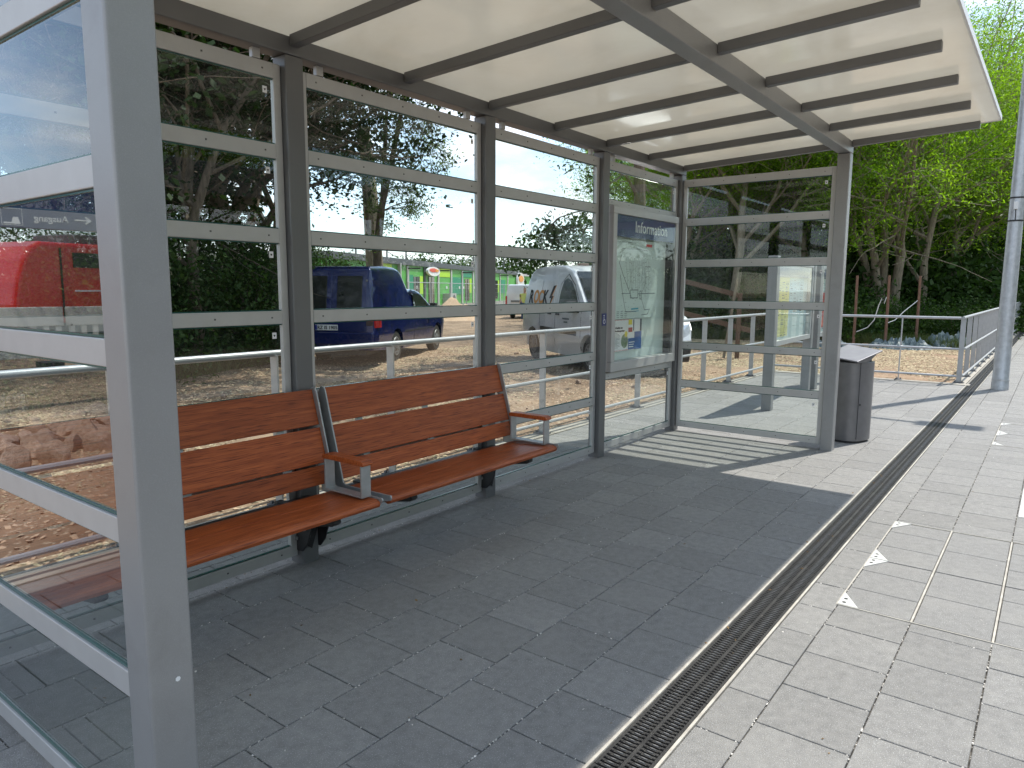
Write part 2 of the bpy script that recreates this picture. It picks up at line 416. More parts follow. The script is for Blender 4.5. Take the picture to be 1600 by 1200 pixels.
def link(name, me, parent=None, bevel=0, loc=None, rotz=None, seg=2):
    o = bpy.data.objects.new(name, me)
    COL.objects.link(o)
    if parent is not None: o.parent = parent
    if loc is not None: o.location = loc
    if rotz is not None: o.rotation_euler[2] = rotz
    if bevel:
        b = o.modifiers.new('bevel', 'BEVEL'); b.width = bevel; b.segments = seg; b.limit_method = 'ANGLE'
        b.angle_limit = R(40); b.harden_normals = False
    return o


def tag(o, label=None, cat=None, group=None, kind=None):
    if label: o['label'] = label
    if cat: o['category'] = cat
    if group: o['group'] = group
    if kind: o['kind'] = kind
    return o


def thing(name, label, cat, loc=(0, 0, 0), rotz=0, group=None):
    o = bpy.data.objects.new(name, None)
    o.empty_display_size = 0.2
    COL.objects.link(o); o.location = loc; o.rotation_euler[2] = rotz
    return tag(o, label, cat, group)


def dup(root, loc, rotz=0, label=None, scale=None):
    def cp(o, par):
        c = o.copy(); COL.objects.link(c); c.parent = par
        for ch in kids.get(o.name, []): cp(ch, c)
        return c
    kids = {}
    for o in COL.objects:
        if o.parent: kids.setdefault(o.parent.name, []).append(o)
    r = cp(root, None)
    r.location = loc; r.rotation_euler[2] = rotz
    if label: r['label'] = label
    if scale: r.scale = scale if isinstance(scale, (tuple, list)) else (scale,) * 3
    return r


def text_mesh(txt, size, name='lettering', extrude=0.001, bold=0.0, align='LEFT'):
    c = bpy.data.curves.new(name, 'FONT'); c.body = txt; c.size = size; c.extrude = extrude; c.offset = bold
    c.resolution_u = 3; c.align_x = align
    t = bpy.data.objects.new('tmp_text', c); COL.objects.link(t)
    dg = bpy.context.evaluated_depsgraph_get()
    me = bpy.data.meshes.new_from_object(t.evaluated_get(dg))
    bpy.data.objects.remove(t); bpy.data.curves.remove(c)
    me.name = name
    return me


def lettering(txt, size, material, parent, M, extrude=0.001, bold=0.0, align='LEFT', name='lettering'):
    me = text_mesh(txt, size, name, extrude, bold, align)
    me.materials.clear(); me.materials.append(MATS[material])
    me.transform(M)
    return link(name, me, parent)


def face_matrix(origin, right, up):
    r, u = Vector(right).normalized(), Vector(up).normalized()
    n = r.cross(u)
    M = Matrix((r, u, n)).transposed().to_4x4(); M.translation = Vector(origin)
    return M


def smoothstep(a, b, x):
    t = np.clip((x - a) / (b - a), 0, 1); return t * t * (3 - 2 * t)


def mesh_np(name, V, F, material, smooth=False):
    """V (n,3) float, F (m,k) int, all faces with k corners"""
    me = bpy.data.meshes.new(name)
    n, (mf, k) = len(V), F.shape
    me.vertices.add(n); me.vertices.foreach_set('co', np.ascontiguousarray(V, dtype=np.float32).ravel())
    me.loops.add(mf * k); me.loops.foreach_set('vertex_index', np.ascontiguousarray(F, dtype=np.int32).ravel())
    me.polygons.add(mf)
    me.polygons.foreach_set('loop_start', np.arange(0, mf * k, k, dtype=np.int32))
    me.polygons.foreach_set('loop_total', np.full(mf, k, dtype=np.int32))
    me.materials.append(MATS[material])
    me.update(calc_edges=True)
    if smooth: me.shade_smooth()
    return me


# ================================================================== SETTING: GROUND
B = 1.4729           # bay width
L4 = 4 * B
DEP = 1.4788         # shelter depth


def ground_z(x, y):
    """height of the open ground outside the paving"""
    x = np.asarray(x, float); y = np.asarray(y, float)
    d = np.hypot(x + 0.7, y + 3.0)
    z = -0.02 - 0.30 * smoothstep(17, 30, d)
    return z


rs = np.random.RandomState(5)


def noise2(x, y, s, seed=0.0):
    out = np.empty(x.shape)
    xf, yf = x.ravel(), y.ravel(); o = out.ravel()
    for i in range(len(xf)): o[i] = noise.noise(Vector((xf[i] * s, yf[i] * s, seed)))
    return o.reshape(x.shape)


def ground_patch(name, x0, x1, y0, y1, step, material, edges, amp=0.05):
    xs = np.arange(x0, x1 + step, step); ys = np.arange(y0, y1 + step, step)
    X, Y = np.meshgrid(xs, ys)
    Z = ground_z(X, Y) + amp * (noise2(X, Y, 0.7, 1) * 0.9 + noise2(X, Y, 2.6, 7) * 0.45 + noise2(X, Y, 7.5, 3) * 0.22)
    m = np.ones_like(Z)
    if 'y0' in edges: m *= smoothstep(0, 0.6, Y - y0)
    if 'x0' in edges: m *= smoothstep(0, 0.6, X - x0)
    Z = Z * 1.0 - (1 - m) * 0.0
    Z = np.where(m < 1, -0.025 * (1 - m) + Z * m, Z)
    n, k = X.shape
    V = np.stack([X.ravel(), Y.ravel(), Z.ravel()], 1)
    i = np.arange((n - 1) * (k - 1)); r_, c_ = i // (k - 1), i % (k - 1)
    a = r_ * k + c_
    F = np.stack([a, a + 1, a + k + 1, a + k], 1)
    o = link(name, mesh_np(name, V, F, material, True))
    return tag(o, kind='structure')


ground_patch('dirt_ground', -9, 40, 0.97, 30, 0.16, 'dirt', ['y0'])
ground_patch('wood_chip_ground', 11.9, 40, -1.78, 0.97, 0.16, 'dirt', ['y0', 'x0'], 0.03)
g = MB(); g.add([(-300, -300, -0.42), (700, -300, -0.42), (700, 700, -0.42), (-300, 700, -0.42)], [(0, 1, 2, 3)])
tag(g.build('far_ground', 'dirt_far'), kind='structure')

# ================================================================== SETTING: PAVING
S = 0.2893
pav = MB().box(-4.0, 11.72, -1.995, 0.80, -0.12, -0.0075).m(0).build('pavement', 'joint_sand'); tag(pav, kind='structure')
pav2 = MB().box(-4.0, 60.0, -7.0, -2.185, -0.12, -0.0075).build('platform', 'joint_sand'); tag(pav2, kind='structure')


def slab_mesh(lx, ly, name='slab'):
    h, c, g_ = 0.03, 0.0018, 0.0023
    a, b = lx / 2 - g_, ly / 2 - g_
    vs = [(-a, -b, -h), (a, -b, -h), (a, b, -h), (-a, b, -h), (-a, -b, -c), (a, -b, -c), (a, b, -c), (-a, b, -c),
          (-a + c, -b + c, 0), (a - c, -b + c, 0), (a - c, b - c, 0), (-a + c, b - c, 0)]
    fs = [(0, 1, 5, 4), (1, 2, 6, 5), (2, 3, 7, 6), (3, 0, 4, 7), (4, 5, 9, 8), (5, 6, 10, 9), (6, 7, 11, 10), (7, 4, 8, 11), (8, 9, 10, 11)]
    return vs, fs


random.seed(3)
CH = [(2.60, 4.06, -3.20, -2.318), (7.05, 8.40, -3.486, -2.619)]     # inspection chambers in the platform


def in_chamber(x0, x1, y0, y1):
    for c in CH:
        if x1 > c[0] + 0.01 and x0 < c[1] - 0.01 and y1 > c[2] + 0.01 and y0 < c[3] - 0.01: return c
    return None


slabs = []    # (cx, cy, lx, ly, parent)
rows = [(-2.005 + S * k, -2.005 + S * (k + 1), 0.254 if k % 2 else 0.11, pav, 11.70) for k in range(9)]
rows[0] = (*rows[0][:2], 0.11, pav, 11.70)
rows = [(-2.005 + S * k, -2.005 + S * (k + 1), (0.254 if k % 2 == 1 else 0.109), pav, 11.70) for k in range(9)] + [(-2.005 + 9 * S, 0.79, 0.254, pav, 11.70)]
rows += [(-2.327, -2.180, 0.197, pav2, 46)] + [(-2.327 - S * (k + 1), -2.327 - S * k, (0.05 if k % 2 == 0 else 0.197), pav2, 46) for k in range(13)]
for (y0, y1, ph, par, xe) in rows:
    x = -3.9 + ((ph + 3.9) % S)
    while x < xe:
        x0, x1 = x, min(x + S, xe)
        x += S
        if x1 - x0 < 0.03: continue
        c = in_chamber(x0, x1, y0, y1)
        if c:
            if x0 < c[0] < x1 and c[0] - x0 > 0.03: x1 = c[0] - 0.003
            elif x0 < c[1] < x1 and x1 - c[1] > 0.03: x0 = c[1] + 0.003
            elif (x1 - x0) and x0 >= c[0] - 0.03 and x1 <= c[1] + 0.03: continue
            else: continue
        if y0 < -5.6 and x0 > 20: continue
        slabs.append(((x0 + x1) / 2, (y0 + y1) / 2, x1 - x0, y1 - y0, par))

cam_p = Vector((-0.7224, -3.0066, 1.4))
fx = 1119.6


def screen(p):
    v = Vector(p) - cam_p
    w = v.dot(_d)
    if w < 0.1: return None
    return 800 + fx * v.dot(_r2) / w, 600 - fx * v.dot(_u2) / w, w


def visible(p, m=60):
    s_ = screen(p)
    return s_ is not None and -m < s_[0] < 1600 + m and -m < s_[1] < 1200 + m


vis = [s_ for s_ in slabs if visible((s_[0], s_[1], 0))]
hid = [s_ for s_ in slabs if not visible((s_[0], s_[1], 0))]
vis.sort(key=lambda s_: (Vector((s_[0], s_[1], 0)) - cam_p).length)
own, rest = vis[:590], vis[590:]
npar = {pav: 0, pav2: 0}
cache = {}
rest_by = {pav: MB(), pav2: MB()}
for s_ in own:
    if npar[s_[4]] >= 298: rest.append(s_); continue
    npar[s_[4]] += 1
    key = (round(s_[2], 3), round(s_[3], 3))
    if key not in cache:
        vs, fs = slab_mesh(*key); cache[key] = MB().add(vs, fs).mesh('slab', 'slab')
    o = link('slab', cache[key], s_[4])
    o.location = (s_[0], s_[1], random.uniform(-0.0008, 0.0008))
    o.rotation_euler = (random.uniform(-.002, .002), random.uniform(-.002, .002), random.uniform(-.0015, .0015))
for s_ in rest + hid:
    vs, fs = slab_mesh(s_[2], s_[3])
    dz = random.uniform(-0.001, 0.001)
    rest_by[s_[4]].add([(v[0] + s_[0], v[1] + s_[1], v[2] + dz) for v in vs], fs)
for par, mb in rest_by.items():
    tag(mb.build('far_slabs', 'slab', par), kind='stuff')

# kerbs of light concrete along the railing
kb = thing('kerb_edging', 'pale concrete kerb edging running along the foot of the railing behind the shelter', 'kerb', (0, 0, 0))
x = -4.0
kme = MB().box(0.002, 0.996, 0.803, 0.965, -0.2, 0.006).mesh('kerb_stone', 'kerb')
while x < 11.7:
    link('kerb_stone', kme, kb, 0.004, (x, 0, 0)); x += 1.0
kme2 = MB().box(11.73, 11.90, 0.002, 0.99, -0.2, 0.006).mesh('kerb_stone', 'kerb')
for k in range(-2, 1): link('kerb_stone', kme2, kb, 0.004, (0, k * 1.0 - 0.05, 0))
kme3 = MB().box(0.002, 0.996, -1.985, -1.80, -0.2, 0.006).mesh('kerb_stone', 'kerb')
x = 11.91
while x < 44: link('kerb_stone', kme3, kb, 0.004, (x, 0, 0)); x += 1.0

# drainage channel with cast gratings
dr = thing('drainage_channel', 'long black slotted drainage channel with cream edges running along the platform', 'drain', (0, 0, 0))
MB().box(-3, 45, -2.176, -2.000, -0.12, -0.045).build('trough', 'channel_dark', dr)
MB().box(-3, 45, -2.010, -2.000, -0.045, 0.002).box(-3, 45, -2.178, -2.168, -0.045, 0.002).build('edge_strip', 'channel_edge', dr, bevel=0.001)
gm = MB()
GY0, GY1 = -2.165, -2.013
yc = (GY0 + GY1) / 2
gm.m(0)
gm.box(0.002, 0.498, GY0, GY0 + 0.010, -0.022, -0.002).box(0.002, 0.498, GY1 - 0.010, GY1, -0.022, -0.002).box(0.002, 0.498, yc - 0.006, yc + 0.006, -0.022, -0.001)
NB = 26
for i in range(NB):
    xx = 0.010 + i * (0.480 / (NB - 1))
    for (a, b) in ((GY0 + 0.010, yc - 0.006), (yc + 0.006, GY1 - 0.010)):
        gm.m(0).box(xx - 0.0062, xx + 0.0062, a, b, -0.02, -0.0025)
        cy_ = (a + b) / 2
        # raised worn oval
        n8 = 8
        vs = [(xx + 0.0030 * math.cos(t * math.pi / 4), cy_ + 0.013 * math.sin(t * math.pi / 4), -0.003) for t in range(n8)] + \
             [(xx + 0.0024 * math.cos(t * math.pi / 4), cy_ + 0.011 * math.sin(t * math.pi / 4), 0.0) for t in range(n8)]
        gm.m(1).add(vs, [tuple(range(8, 16))] + [(t, (t + 1) % 8, 8 + (t + 1) % 8, 8 + t) for t in range(8)])
        for q in (a + 0.006, b - 0.006):
            gm.m(0).box(xx - 0.0045, xx + 0.0045, q - 0.005, q + 0.005, -0.003, -0.0005)
gmesh = gm.mesh('grate', ['cast_iron', 'iron_worn'])
for k in range(80):
    link('grate', gmesh, dr, 0, (0.0 + k * 0.5, 0, 0))

# inspection chambers
def chamber(c, cols, mid, label, tri=True):
    t = thing('inspection_chamber', label, 'manhole cover', ((c[0] + c[1]) / 2, c[3], 0), 0, 'paved inspection chamber covers')
    ox, oy = (c[0] + c[1]) / 2, c[3]
    x0, x1, y0, y1 = c[0] - ox, c[1] - ox, c[2] - oy, c[3] - oy
    fr = MB(); w = 0.006
    fr.box(x0, x1, y1 - w, y1, -0.06, 0.0015).box(x0, x1, y0, y0 + w, -0.06, 0.0015)
    fr.box(x0, x0 + w, y0 + w, y1 - w, -0.06, 0.0015).box(x1 - w, x1, y0 + w, y1 - w, -0.06, 0.0015)
    fr.build('frame', 'channel_edge', t)
    MB().box(x0 + w, x1 - w, y0 + w, y1 - w, -0.06, -0.008).build('base', 'joint_sand', t)
    ys = [y0 + w + 0.002] + sorted(q - oy for q in cols) + [y1 - w - 0.002]
    dv = MB()
    for q in ys[1:-1]: dv.box(x0 + w, x1 - w, q - 0.004, q + 0.004, -0.05, 0.001)
    dv.build('divider', 'channel_edge', t)
    xs = [x0 + w + 0.002, mid - ox, x1 - w - 0.002]
    for a, b in zip(xs[:-1], xs[1:]):
        for yi, (p, q) in enumerate(zip(ys[:-1], ys[1:])):
            p2, q2 = p + (0.005 if yi else 0), q - (0.005 if yi < len(ys) - 2 else 0)
            n3 = [0, 0.34, 0.72, 1] if (yi % 2 == 0) else [0, 0.5, 1]
            for u, v in zip(n3[:-1], n3[1:]):
                xa, xb = a + 0.003 + (b - a - 0.006) * u, a + 0.003 + (b - a - 0.006) * v
                vs, fs = slab_mesh(xb - xa, q2 - p2)
                MB().add(vs, fs).build('cover_slab', 'slab_cover', t, loc=((xa + xb) / 2, (p2 + q2) / 2, -0.0005))
    if tri:
        def plate(px, py, sx, sy):
            pl = MB()
            P = [(px, py), (px + sx * 0.15, py), (px, py + sy * 0.085)]
            pl.prism(P, 0.0005, 0.0035, 'z')
            o = pl.build('corner_plate', 'steel_white', t)
            for u, v in ((0.028, 0.022), (0.072, 0.020)):
                MB().lathe([(0.0085, 0.0037), (0.0085, 0.0043)], 10, (px + sx * u, py + sy * v, 0)).build('hole', 'ink_black', o)
        m_ = mid - ox
        for sy, py in ((-1, y1 - w), (1, y0 + w)):
            plate(x0 + w, py, 1, sy); plate(x1 - w, py, -1, sy)
            plate(m_ - 0.004, py, -1, sy); plate(m_ + 0.004, py, 1, sy)
    return t


chamber(CH[0], (-2.617, -2.907), 3.304, 'near paved chamber cover with white triangular corner plates beside the drainage channel')
chamber(CH[1], (-2.9085, -3.1975), 7.73, 'far paved chamber cover outlined in white near the lamp post', True)
# white tactile paving strip further along the platform
tp = MB().box(4.63, 5.43, -3.19, -2.914, -0.001, 0.0035)
for i in range(14):
    for j in range(5):
        tp.box(4.65 + i * 0.056, 4.69 + i * 0.056, -3.17 + j * 0.052, -3.14 + j * 0.052, 0.0035, 0.006)
tag(tp.build('tactile_paving', 'tactile_white'), 'white ribbed tactile paving plate at the right beyond the near chamber cover', 'tactile paving')

# grit in the joints and on the slabs
def scatter_flakes(name, pts, size, material, kind='stuff', zoff=0.002, aspect=0.5, tilt=0.5, parent=None):
    n = len(pts)
    ang = rs.uniform(0, 2 * np.pi, n); s_ = size * rs.uniform(0.4, 1.5, n)
    a = np.stack([np.cos(ang), np.sin(ang), rs.uniform(-tilt, tilt, n)], 1) * s_[:, None]
    b = np.stack([-np.sin(ang), np.cos(ang), rs.uniform(-tilt, tilt, n)], 1) * (s_ * aspect)[:, None]
    h = np.zeros((n, 3)); h[:, 2] = s_ * 0.35
    c = pts.copy(); c[:, 2] += zoff
    V = np.stack([c - a, c - b, c + a, c + b, c + h * 1.0], 1).reshape(-1, 3)
    i = np.arange(n) * 5
    F = np.concatenate([np.stack([i, i + 1, i + 4], 1), np.stack([i + 1, i + 2, i + 4], 1), np.stack([i + 2, i + 3, i + 4], 1), np.stack([i + 3, i, i + 4], 1)])
    o = link(name, mesh_np(name, V, F, material), parent)
    return tag(o, kind=kind)


jp = []
for s_ in vis[:420]:
    for _ in range(26):
        if random.random() < 0.62 and (0.5 + 0.5 * noise.noise(Vector((s_[0] * 1.3, s_[1] * 1.3, 5)))) > 0.25:
            if random.random() < 0.72: jp.append((s_[0] + random.uniform(-.5, .5) * s_[2], s_[1] - s_[3] / 2 + random.gauss(0, .0015), 0))
            else: jp.append((s_[0] - s_[2] / 2 + random.gauss(0, .0015), s_[1] + random.uniform(-.5, .5) * s_[3], 0))
scatter_flakes('joint_grit', np.array(jp), 0.0038, 'grit', zoff=-0.0015, aspect=0.7)
jp = [(random.uniform(0, 9), random.uniform(-3.2, 0.7), 0) for _ in range(330)]
scatter_flakes('loose_grit', np.array(jp), 0.0042, 'grit', zoff=0.0005, aspect=0.6)

dl = [(random.uniform(0.2, 11), random.choice((random.uniform(-3.3, 0.75), random.gauss(-2.03, 0.05), random.gauss(0.05, 0.05))), 0) for _ in range(150)]
scatter_flakes('dry_leaf_litter', np.array(dl), 0.0075, 'dry_leaf', zoff=0.0015, aspect=0.5, tilt=0.3)
# ================================================================== SHELTER
sh = thing('platform_shelter', 'grey steel platform shelter with glass walls and a cream flat roof', 'shelter')


def zu(y): return 2.565 - 0.042 * y      # underside of the roof panel


PW = 0.05
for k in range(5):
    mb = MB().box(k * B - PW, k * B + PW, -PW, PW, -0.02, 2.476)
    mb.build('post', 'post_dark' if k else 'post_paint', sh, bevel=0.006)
for k, xx in enumerate((0.0, L4)):
    MB().box(xx - PW, xx + PW, -DEP - PW, -DEP + PW, -0.02, 2.525).build('post', 'post_paint', sh, bevel=0.007, seg=3)
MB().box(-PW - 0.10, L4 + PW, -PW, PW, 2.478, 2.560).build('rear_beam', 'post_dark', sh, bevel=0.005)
MB().box(-PW - 0.10, L4 + PW, -DEP - PW, -DEP + PW, 2.527, zu(-DEP) - 0.003).build('front_beam', 'post_paint', sh, bevel=0.005)
# little spacer blocks between wall frames and rear beam
for k in range(4):
    for u in (0.12, 0.88): MB().box((k + u) * B - 0.02, (k + u) * B + 0.02, -0.012, 0.012, 2.434, 2.4775).build('spacer_block', 'alu_rail', sh)
XR0, XR1, YR0, YR1 = -0.28, 5.965, -2.535, 0.12
th = 0.028
vs = [(x_, y_, zu(y_) + dz) for dz in (0, th) for x_, y_ in ((XR0, YR0), (XR1, YR0), (XR1, YR1), (XR0, YR1))]
MB().add(vs, [(0, 3, 2, 1), (4, 5, 6, 7), (0, 1, 5, 4), (1, 2, 6, 5), (2, 3, 7, 6), (3, 0, 4, 7)]).build('roof_panel', 'roof_panel', sh, bevel=0.002)
ed = MB()
for (xa, xb, ya, yb) in ((XR0, XR1 + 0.012, YR0 - 0.012, YR0 - 0.001), (XR1 + 0.001, XR1 + 0.012, YR0, YR1)):
    vs = [(x_, y_, zu(y_) + dz) for dz in (-0.004, th + 0.004) for x_, y_ in ((xa, ya), (xb, ya), (xb, yb), (xa, yb))]
    ed.add(vs, [(0, 3, 2, 1), (4, 5, 6, 7), (0, 1, 5, 4), (1, 2, 6, 5), (2, 3, 7, 6), (3, 0, 4, 7)])
ed.build('roof_edge_trim', 'roof_edge', sh)
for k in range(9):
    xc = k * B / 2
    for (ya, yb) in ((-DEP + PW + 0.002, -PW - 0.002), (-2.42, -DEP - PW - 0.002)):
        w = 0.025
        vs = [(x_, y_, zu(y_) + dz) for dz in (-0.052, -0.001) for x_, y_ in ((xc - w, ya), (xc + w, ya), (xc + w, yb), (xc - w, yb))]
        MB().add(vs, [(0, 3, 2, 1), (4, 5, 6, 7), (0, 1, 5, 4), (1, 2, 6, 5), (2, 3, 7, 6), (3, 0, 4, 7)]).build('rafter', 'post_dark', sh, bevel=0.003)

RAILS = [(2.362, 2.430), (2.000, 2.066), (1.610, 1.677), (1.225, 1.287), (0.822, 0.882), (0.447, 0.510), (0.045, 0.100)]
riv = MB()


def wall_panel(origin, along, length, rails, sgn):
    """frame of stiles and rails with panes between; along = unit vector, sgn = which side of it faces the inside"""
    o = Vector(origin); a = Vector(along); nrm = Vector((-a.y, a.x, 0)) * sgn

    def pbox(u0, u1, n0, n1, z0, z1, name, m_, bevel=0.002):
        P = [o + a * u + nrm * n_ for u, n_ in ((u0, n0), (u1, n0), (u1, n1), (u0, n1))]
        if (P[1] - P[0]).cross(P[3] - P[0]).z < 0: P = P[::-1]
        mb = MB().add([(p.x, p.y, z) for z in (z0, z1) for p in P], [(0, 3, 2, 1), (4, 5, 6, 7), (0, 1, 5, 4), (1, 2, 6, 5), (2, 3, 7, 6), (3, 0, 4, 7)])
        return mb.build(name, m_, sh, bevel=bevel)
    t = 0.013
    zt, zb = max(r[1] for r in rails), min(r[0] for r in rails)
    e = 0.004
    for (u0, u1) in ((e, 0.042), (length - 0.042, length - e)):
        pbox(u0, u1, -t, t, zb, zt, 'stile', 'alu_rail')
    for (z0, z1) in rails:
        pbox(0.0425, length - 0.0425, -t - 0.001, t + 0.001, z0, z1, 'rail', 'alu_rail')
        nb = 5
        for i in range(nb):
            u = 0.10 + (length - 0.2) * i / (nb - 1)
            for s_ in ((-1, 1) if o.x > 0.01 else (1,)):
                c = o + a * u + nrm * s_ * (t + 0.002)
                riv.obox((c.x, c.y, (z0 + z1) / 2), (0.007 if abs(a.x) > .5 else 0.003, 0.003 if abs(a.x) > .5 else 0.007, 0.007))
    zs = sorted(rails)
    for (za, zb2) in zip(zs[:-1], zs[1:]):
        if zb2[0] - za[1] > 0.8: continue     # the information case fills this opening
        g0, g1 = za[1] + 0.001, zb2[0] - 0.001
        pbox(0.043, length - 0.043, -0.003, 0.003, g0, g1, 'glass_pane', 'shelter_glass', 0)
        # exposed pane edges: dark rubber gasket along rails
        for (q0, q1) in ((g0, g0 + 0.005), (g1 - 0.005, g1)):
            pbox(0.043, length - 0.043, -0.0062, 0.0062, q0, q1, 'gasket', 'glass_edge', 0)
        # sticker in the upper corner
        c = o + a * (length - 0.085 if a.x > 0.5 else 0.085) + nrm * 0.0045
        rt = a if sgn > 0 else a
        st = MB()
        hw = 0.0115
        for (n0, mat_i, q) in ((0.0, 0, hw), (0.0008, 1, hw * 0.55)):
            cc = c + nrm * n0
            if mat_i == 0: pts = [(-q, -q * 1.3), (q, -q * 1.3), (q, q * 1.3), (-q, q * 1.3)]
            else: pts = [(-q, q * .6), (q, q * .6), (0, -q)]
            f3 = [(cc + a * p[0]) for p in pts]
            vs = [(f.x, f.y, g1 - 0.055 + p[1]) for f, p in zip(f3, pts)]
            vs += [(f.x + nrm.x * 0.0008, f.y + nrm.y * 0.0008, g1 - 0.055 + p[1]) for f, p in zip(f3, pts)]
            n_ = len(pts)
            st.m(mat_i).add(vs, [tuple(range(n_)), tuple(range(n_, 2 * n_))[::-1]] + [(i, n_ + i, n_ + (i + 1) % n_, (i + 1) % n_) for i in range(n_)])
        st.build('sticker', ['sign_white', 'ink_black'], sh)


for k in range(4):
    rails = RAILS if k < 3 else [(2.362, 2.430), (2.085, 2.125), (0.640, 0.692), (0.045, 0.100)]
    wall_panel((k * B + PW, 0, 0), (1, 0, 0), B - 2 * PW, rails, -1)
for xx, s_ in ((0.0, -1), (L4, 1)):
    wall_panel((xx, -DEP + PW, 0), (0, 1, 0), DEP - 2 * PW, RAILS, s_)
tag(riv.build('rivets', 'bolt_steel', sh), kind='stuff')

ws = MB().box(3 * B - 0.034, 3 * B + 0.034, -PW - 0.003, -PW - 0.0005, 1.10, 1.20).build('wheelchair_sign', 'sign_blue')
tag(ws, 'small dark blue wheelchair symbol plate on the post left of the information case', 'sign')
sy = MB(); yy = -PW - 0.0032
def ring(mb, c, r0, r1, a0, a1, n=14):
    pr = [(c[0] + r1 * math.cos(a0 + (a1 - a0) * i / n), c[1] + r1 * math.sin(a0 + (a1 - a0) * i / n)) for i in range(n + 1)]
    pr += [(c[0] + r0 * math.cos(a1 - (a1 - a0) * i / n), c[1] + r0 * math.sin(a1 - (a1 - a0) * i / n)) for i in range(n + 1)]
    vs = [(p[0], yy, p[1]) for p in pr]; nn = n + 1
    mb.add(vs, [(i, i + 1, 2 * nn - 2 - i, 2 * nn - 1 - i)[::1] for i in range(n)])
cx_ = 3 * B
ring(sy, (cx_ - 0.002, 1.133), 0.013, 0.018, R(100), R(350)); ring(sy, (cx_ - 0.006, 1.182), 0.0, 0.006, 0, 2 * math.pi)
sy.add([(cx_ - 0.009, yy, 1.172), (cx_ - 0.009, yy, 1.145), (cx_ - 0.003, yy, 1.145), (cx_ - 0.003, yy, 1.172)], [(0, 1, 2, 3)])
sy.add([(cx_ - 0.003, yy, 1.151), (cx_ - 0.003, yy, 1.145), (cx_ + 0.010, yy, 1.145), (cx_ + 0.010, yy, 1.151)], [(0, 1, 2, 3)])
sy.add([(cx_ + 0.007, yy, 1.147), (cx_ + 0.012, yy, 1.125), (cx_ + 0.018, yy, 1.126), (cx_ + 0.012, yy, 1.149)], [(0, 1, 2, 3)])
sy.build('wheelchair_symbol', 'sign_white', ws)

MB().lathe([(0.006, -0.0012), (0.004, 0.0)], 7, (0, 0, 0), 'y').build('paint_chip', 'sign_white', sh, loc=(0.012, -DEP - PW - 0.0003, 0.545))
# ================================================================== INFORMATION CASE
ic = thing('information_case', 'glazed information display case with a route map under a dark blue header', 'display case', (4.545, 0, 0))
IW, Z0, Z1 = 1.265, 0.702, 2.078
f_ = 0.062
MB().box(0, IW, -0.052, 0.05, Z1 - f_, Z1).build('top_frame', 'alu_rail', ic, bevel=0.004)
MB().box(0, IW, -0.052, 0.05, Z0, Z0 + f_ + 0.02).build('bottom_frame', 'alu_rail', ic, bevel=0.004)
for (a, b) in ((0, f_), (IW - f_, IW)): MB().box(a, b, -0.052, 0.05, Z0 + f_ + 0.021, Z1 - f_ - 0.001).build('side_frame', 'alu_rail', ic, bevel=0.004)
MB().box(f_, IW - f_, 0.035, 0.048, Z0 + 0.08, Z1 - f_ - 0.001).build('back_panel', 'poster_paper', ic)
MB().box(f_, IW - f_, -0.048, -0.042, Z0 + 0.084, Z1 - f_ - 0.003).build('glass_pane', 'case_glass', ic)
MB().box(f_ + 0.002, IW - f_ - 0.002, -0.036, -0.028, 1.835, Z1 - f_ - 0.004).build('header', 'sign_blue', ic)
lettering('Information', 0.135, 'sign_white', ic, face_matrix((0.40, -0.0368, 1.885), (1, 0, 0), (0, 0, 1)), 0.0006, 0.001)
# dark inner return of the case on the right
MB().box(IW - f_ - 0.04, IW - f_ - 0.002, -0.03, 0.034, Z0 + 0.086, 1.834).build('inner_return', 'black_plastic', ic)


def qd(mb, x0, x1, z0, z1, y, d=0.0007):
    mb.box(x0, x1, y - d, y, z0, z1); return mb


mp = thing('route_map', 'pale network map poster of fine dark lines in the information case', 'poster', (4.545 + 0.15, 0.013, 0))
qd(MB(), 0.0, 0.80, 1.14, 1.825, 0, 0.002).build('sheet', 'plate_white' if False else 'poster_paper', mp)
ln = MB(); yl = -0.0026


def seg(mb, p, q, w=0.0022):
    p, q = Vector((p[0], 0, p[1])), Vector((q[0], 0, q[1])); d_ = (q - p).normalized(); n_ = Vector((-d_.z, 0, d_.x)) * w
    mb.add([(v.x, yl, v.z) for v in (p + n_, p - n_, q - n_, q + n_)], [(0, 1, 2, 3)])


def poly(mb, pts, w=0.0022):
    for p, q in zip(pts[:-1], pts[1:]): seg(mb, p, q, w)


random.seed(11)
poly(ln, [(0.02, 1.15), (0.02, 1.76)], 0.0012)
poly(ln, [(0.13, 1.73), (0.07, 1.62), (0.14, 1.52), (0.26, 1.38), (0.30, 1.32)], 0.0035)
poly(ln, [(0.09, 1.52), (0.14, 1.35), (0.20, 1.20), (0.40, 1.20)], 0.0035)
poly(ln, [(0.12, 1.74), (0.40, 1.75), (0.60, 1.74)], 0.0022)
for (a, b, c_, d_) in ((0.28, 1.32, 0.42, 1.39), (0.46, 1.31, 0.49, 1.38)): poly(ln, [(a, b), (c_, b), (c_, d_), (a, d_), (a, b)], 0.0035)
poly(ln, [(0.42, 1.355), (0.66, 1.36), (0.76, 1.36)], 0.003)
poly(ln, [(0.48, 1.33), (0.56, 1.21), (0.66, 1.215), (0.62, 1.17), (0.5, 1.165)], 0.003)
poly(ln, [(0.50, 1.36), (0.56, 1.45), (0.55, 1.6), (0.66, 1.6)], 0.0022)
poly(ln, [(0.12, 1.36), (0.28, 1.36)], 0.0025)
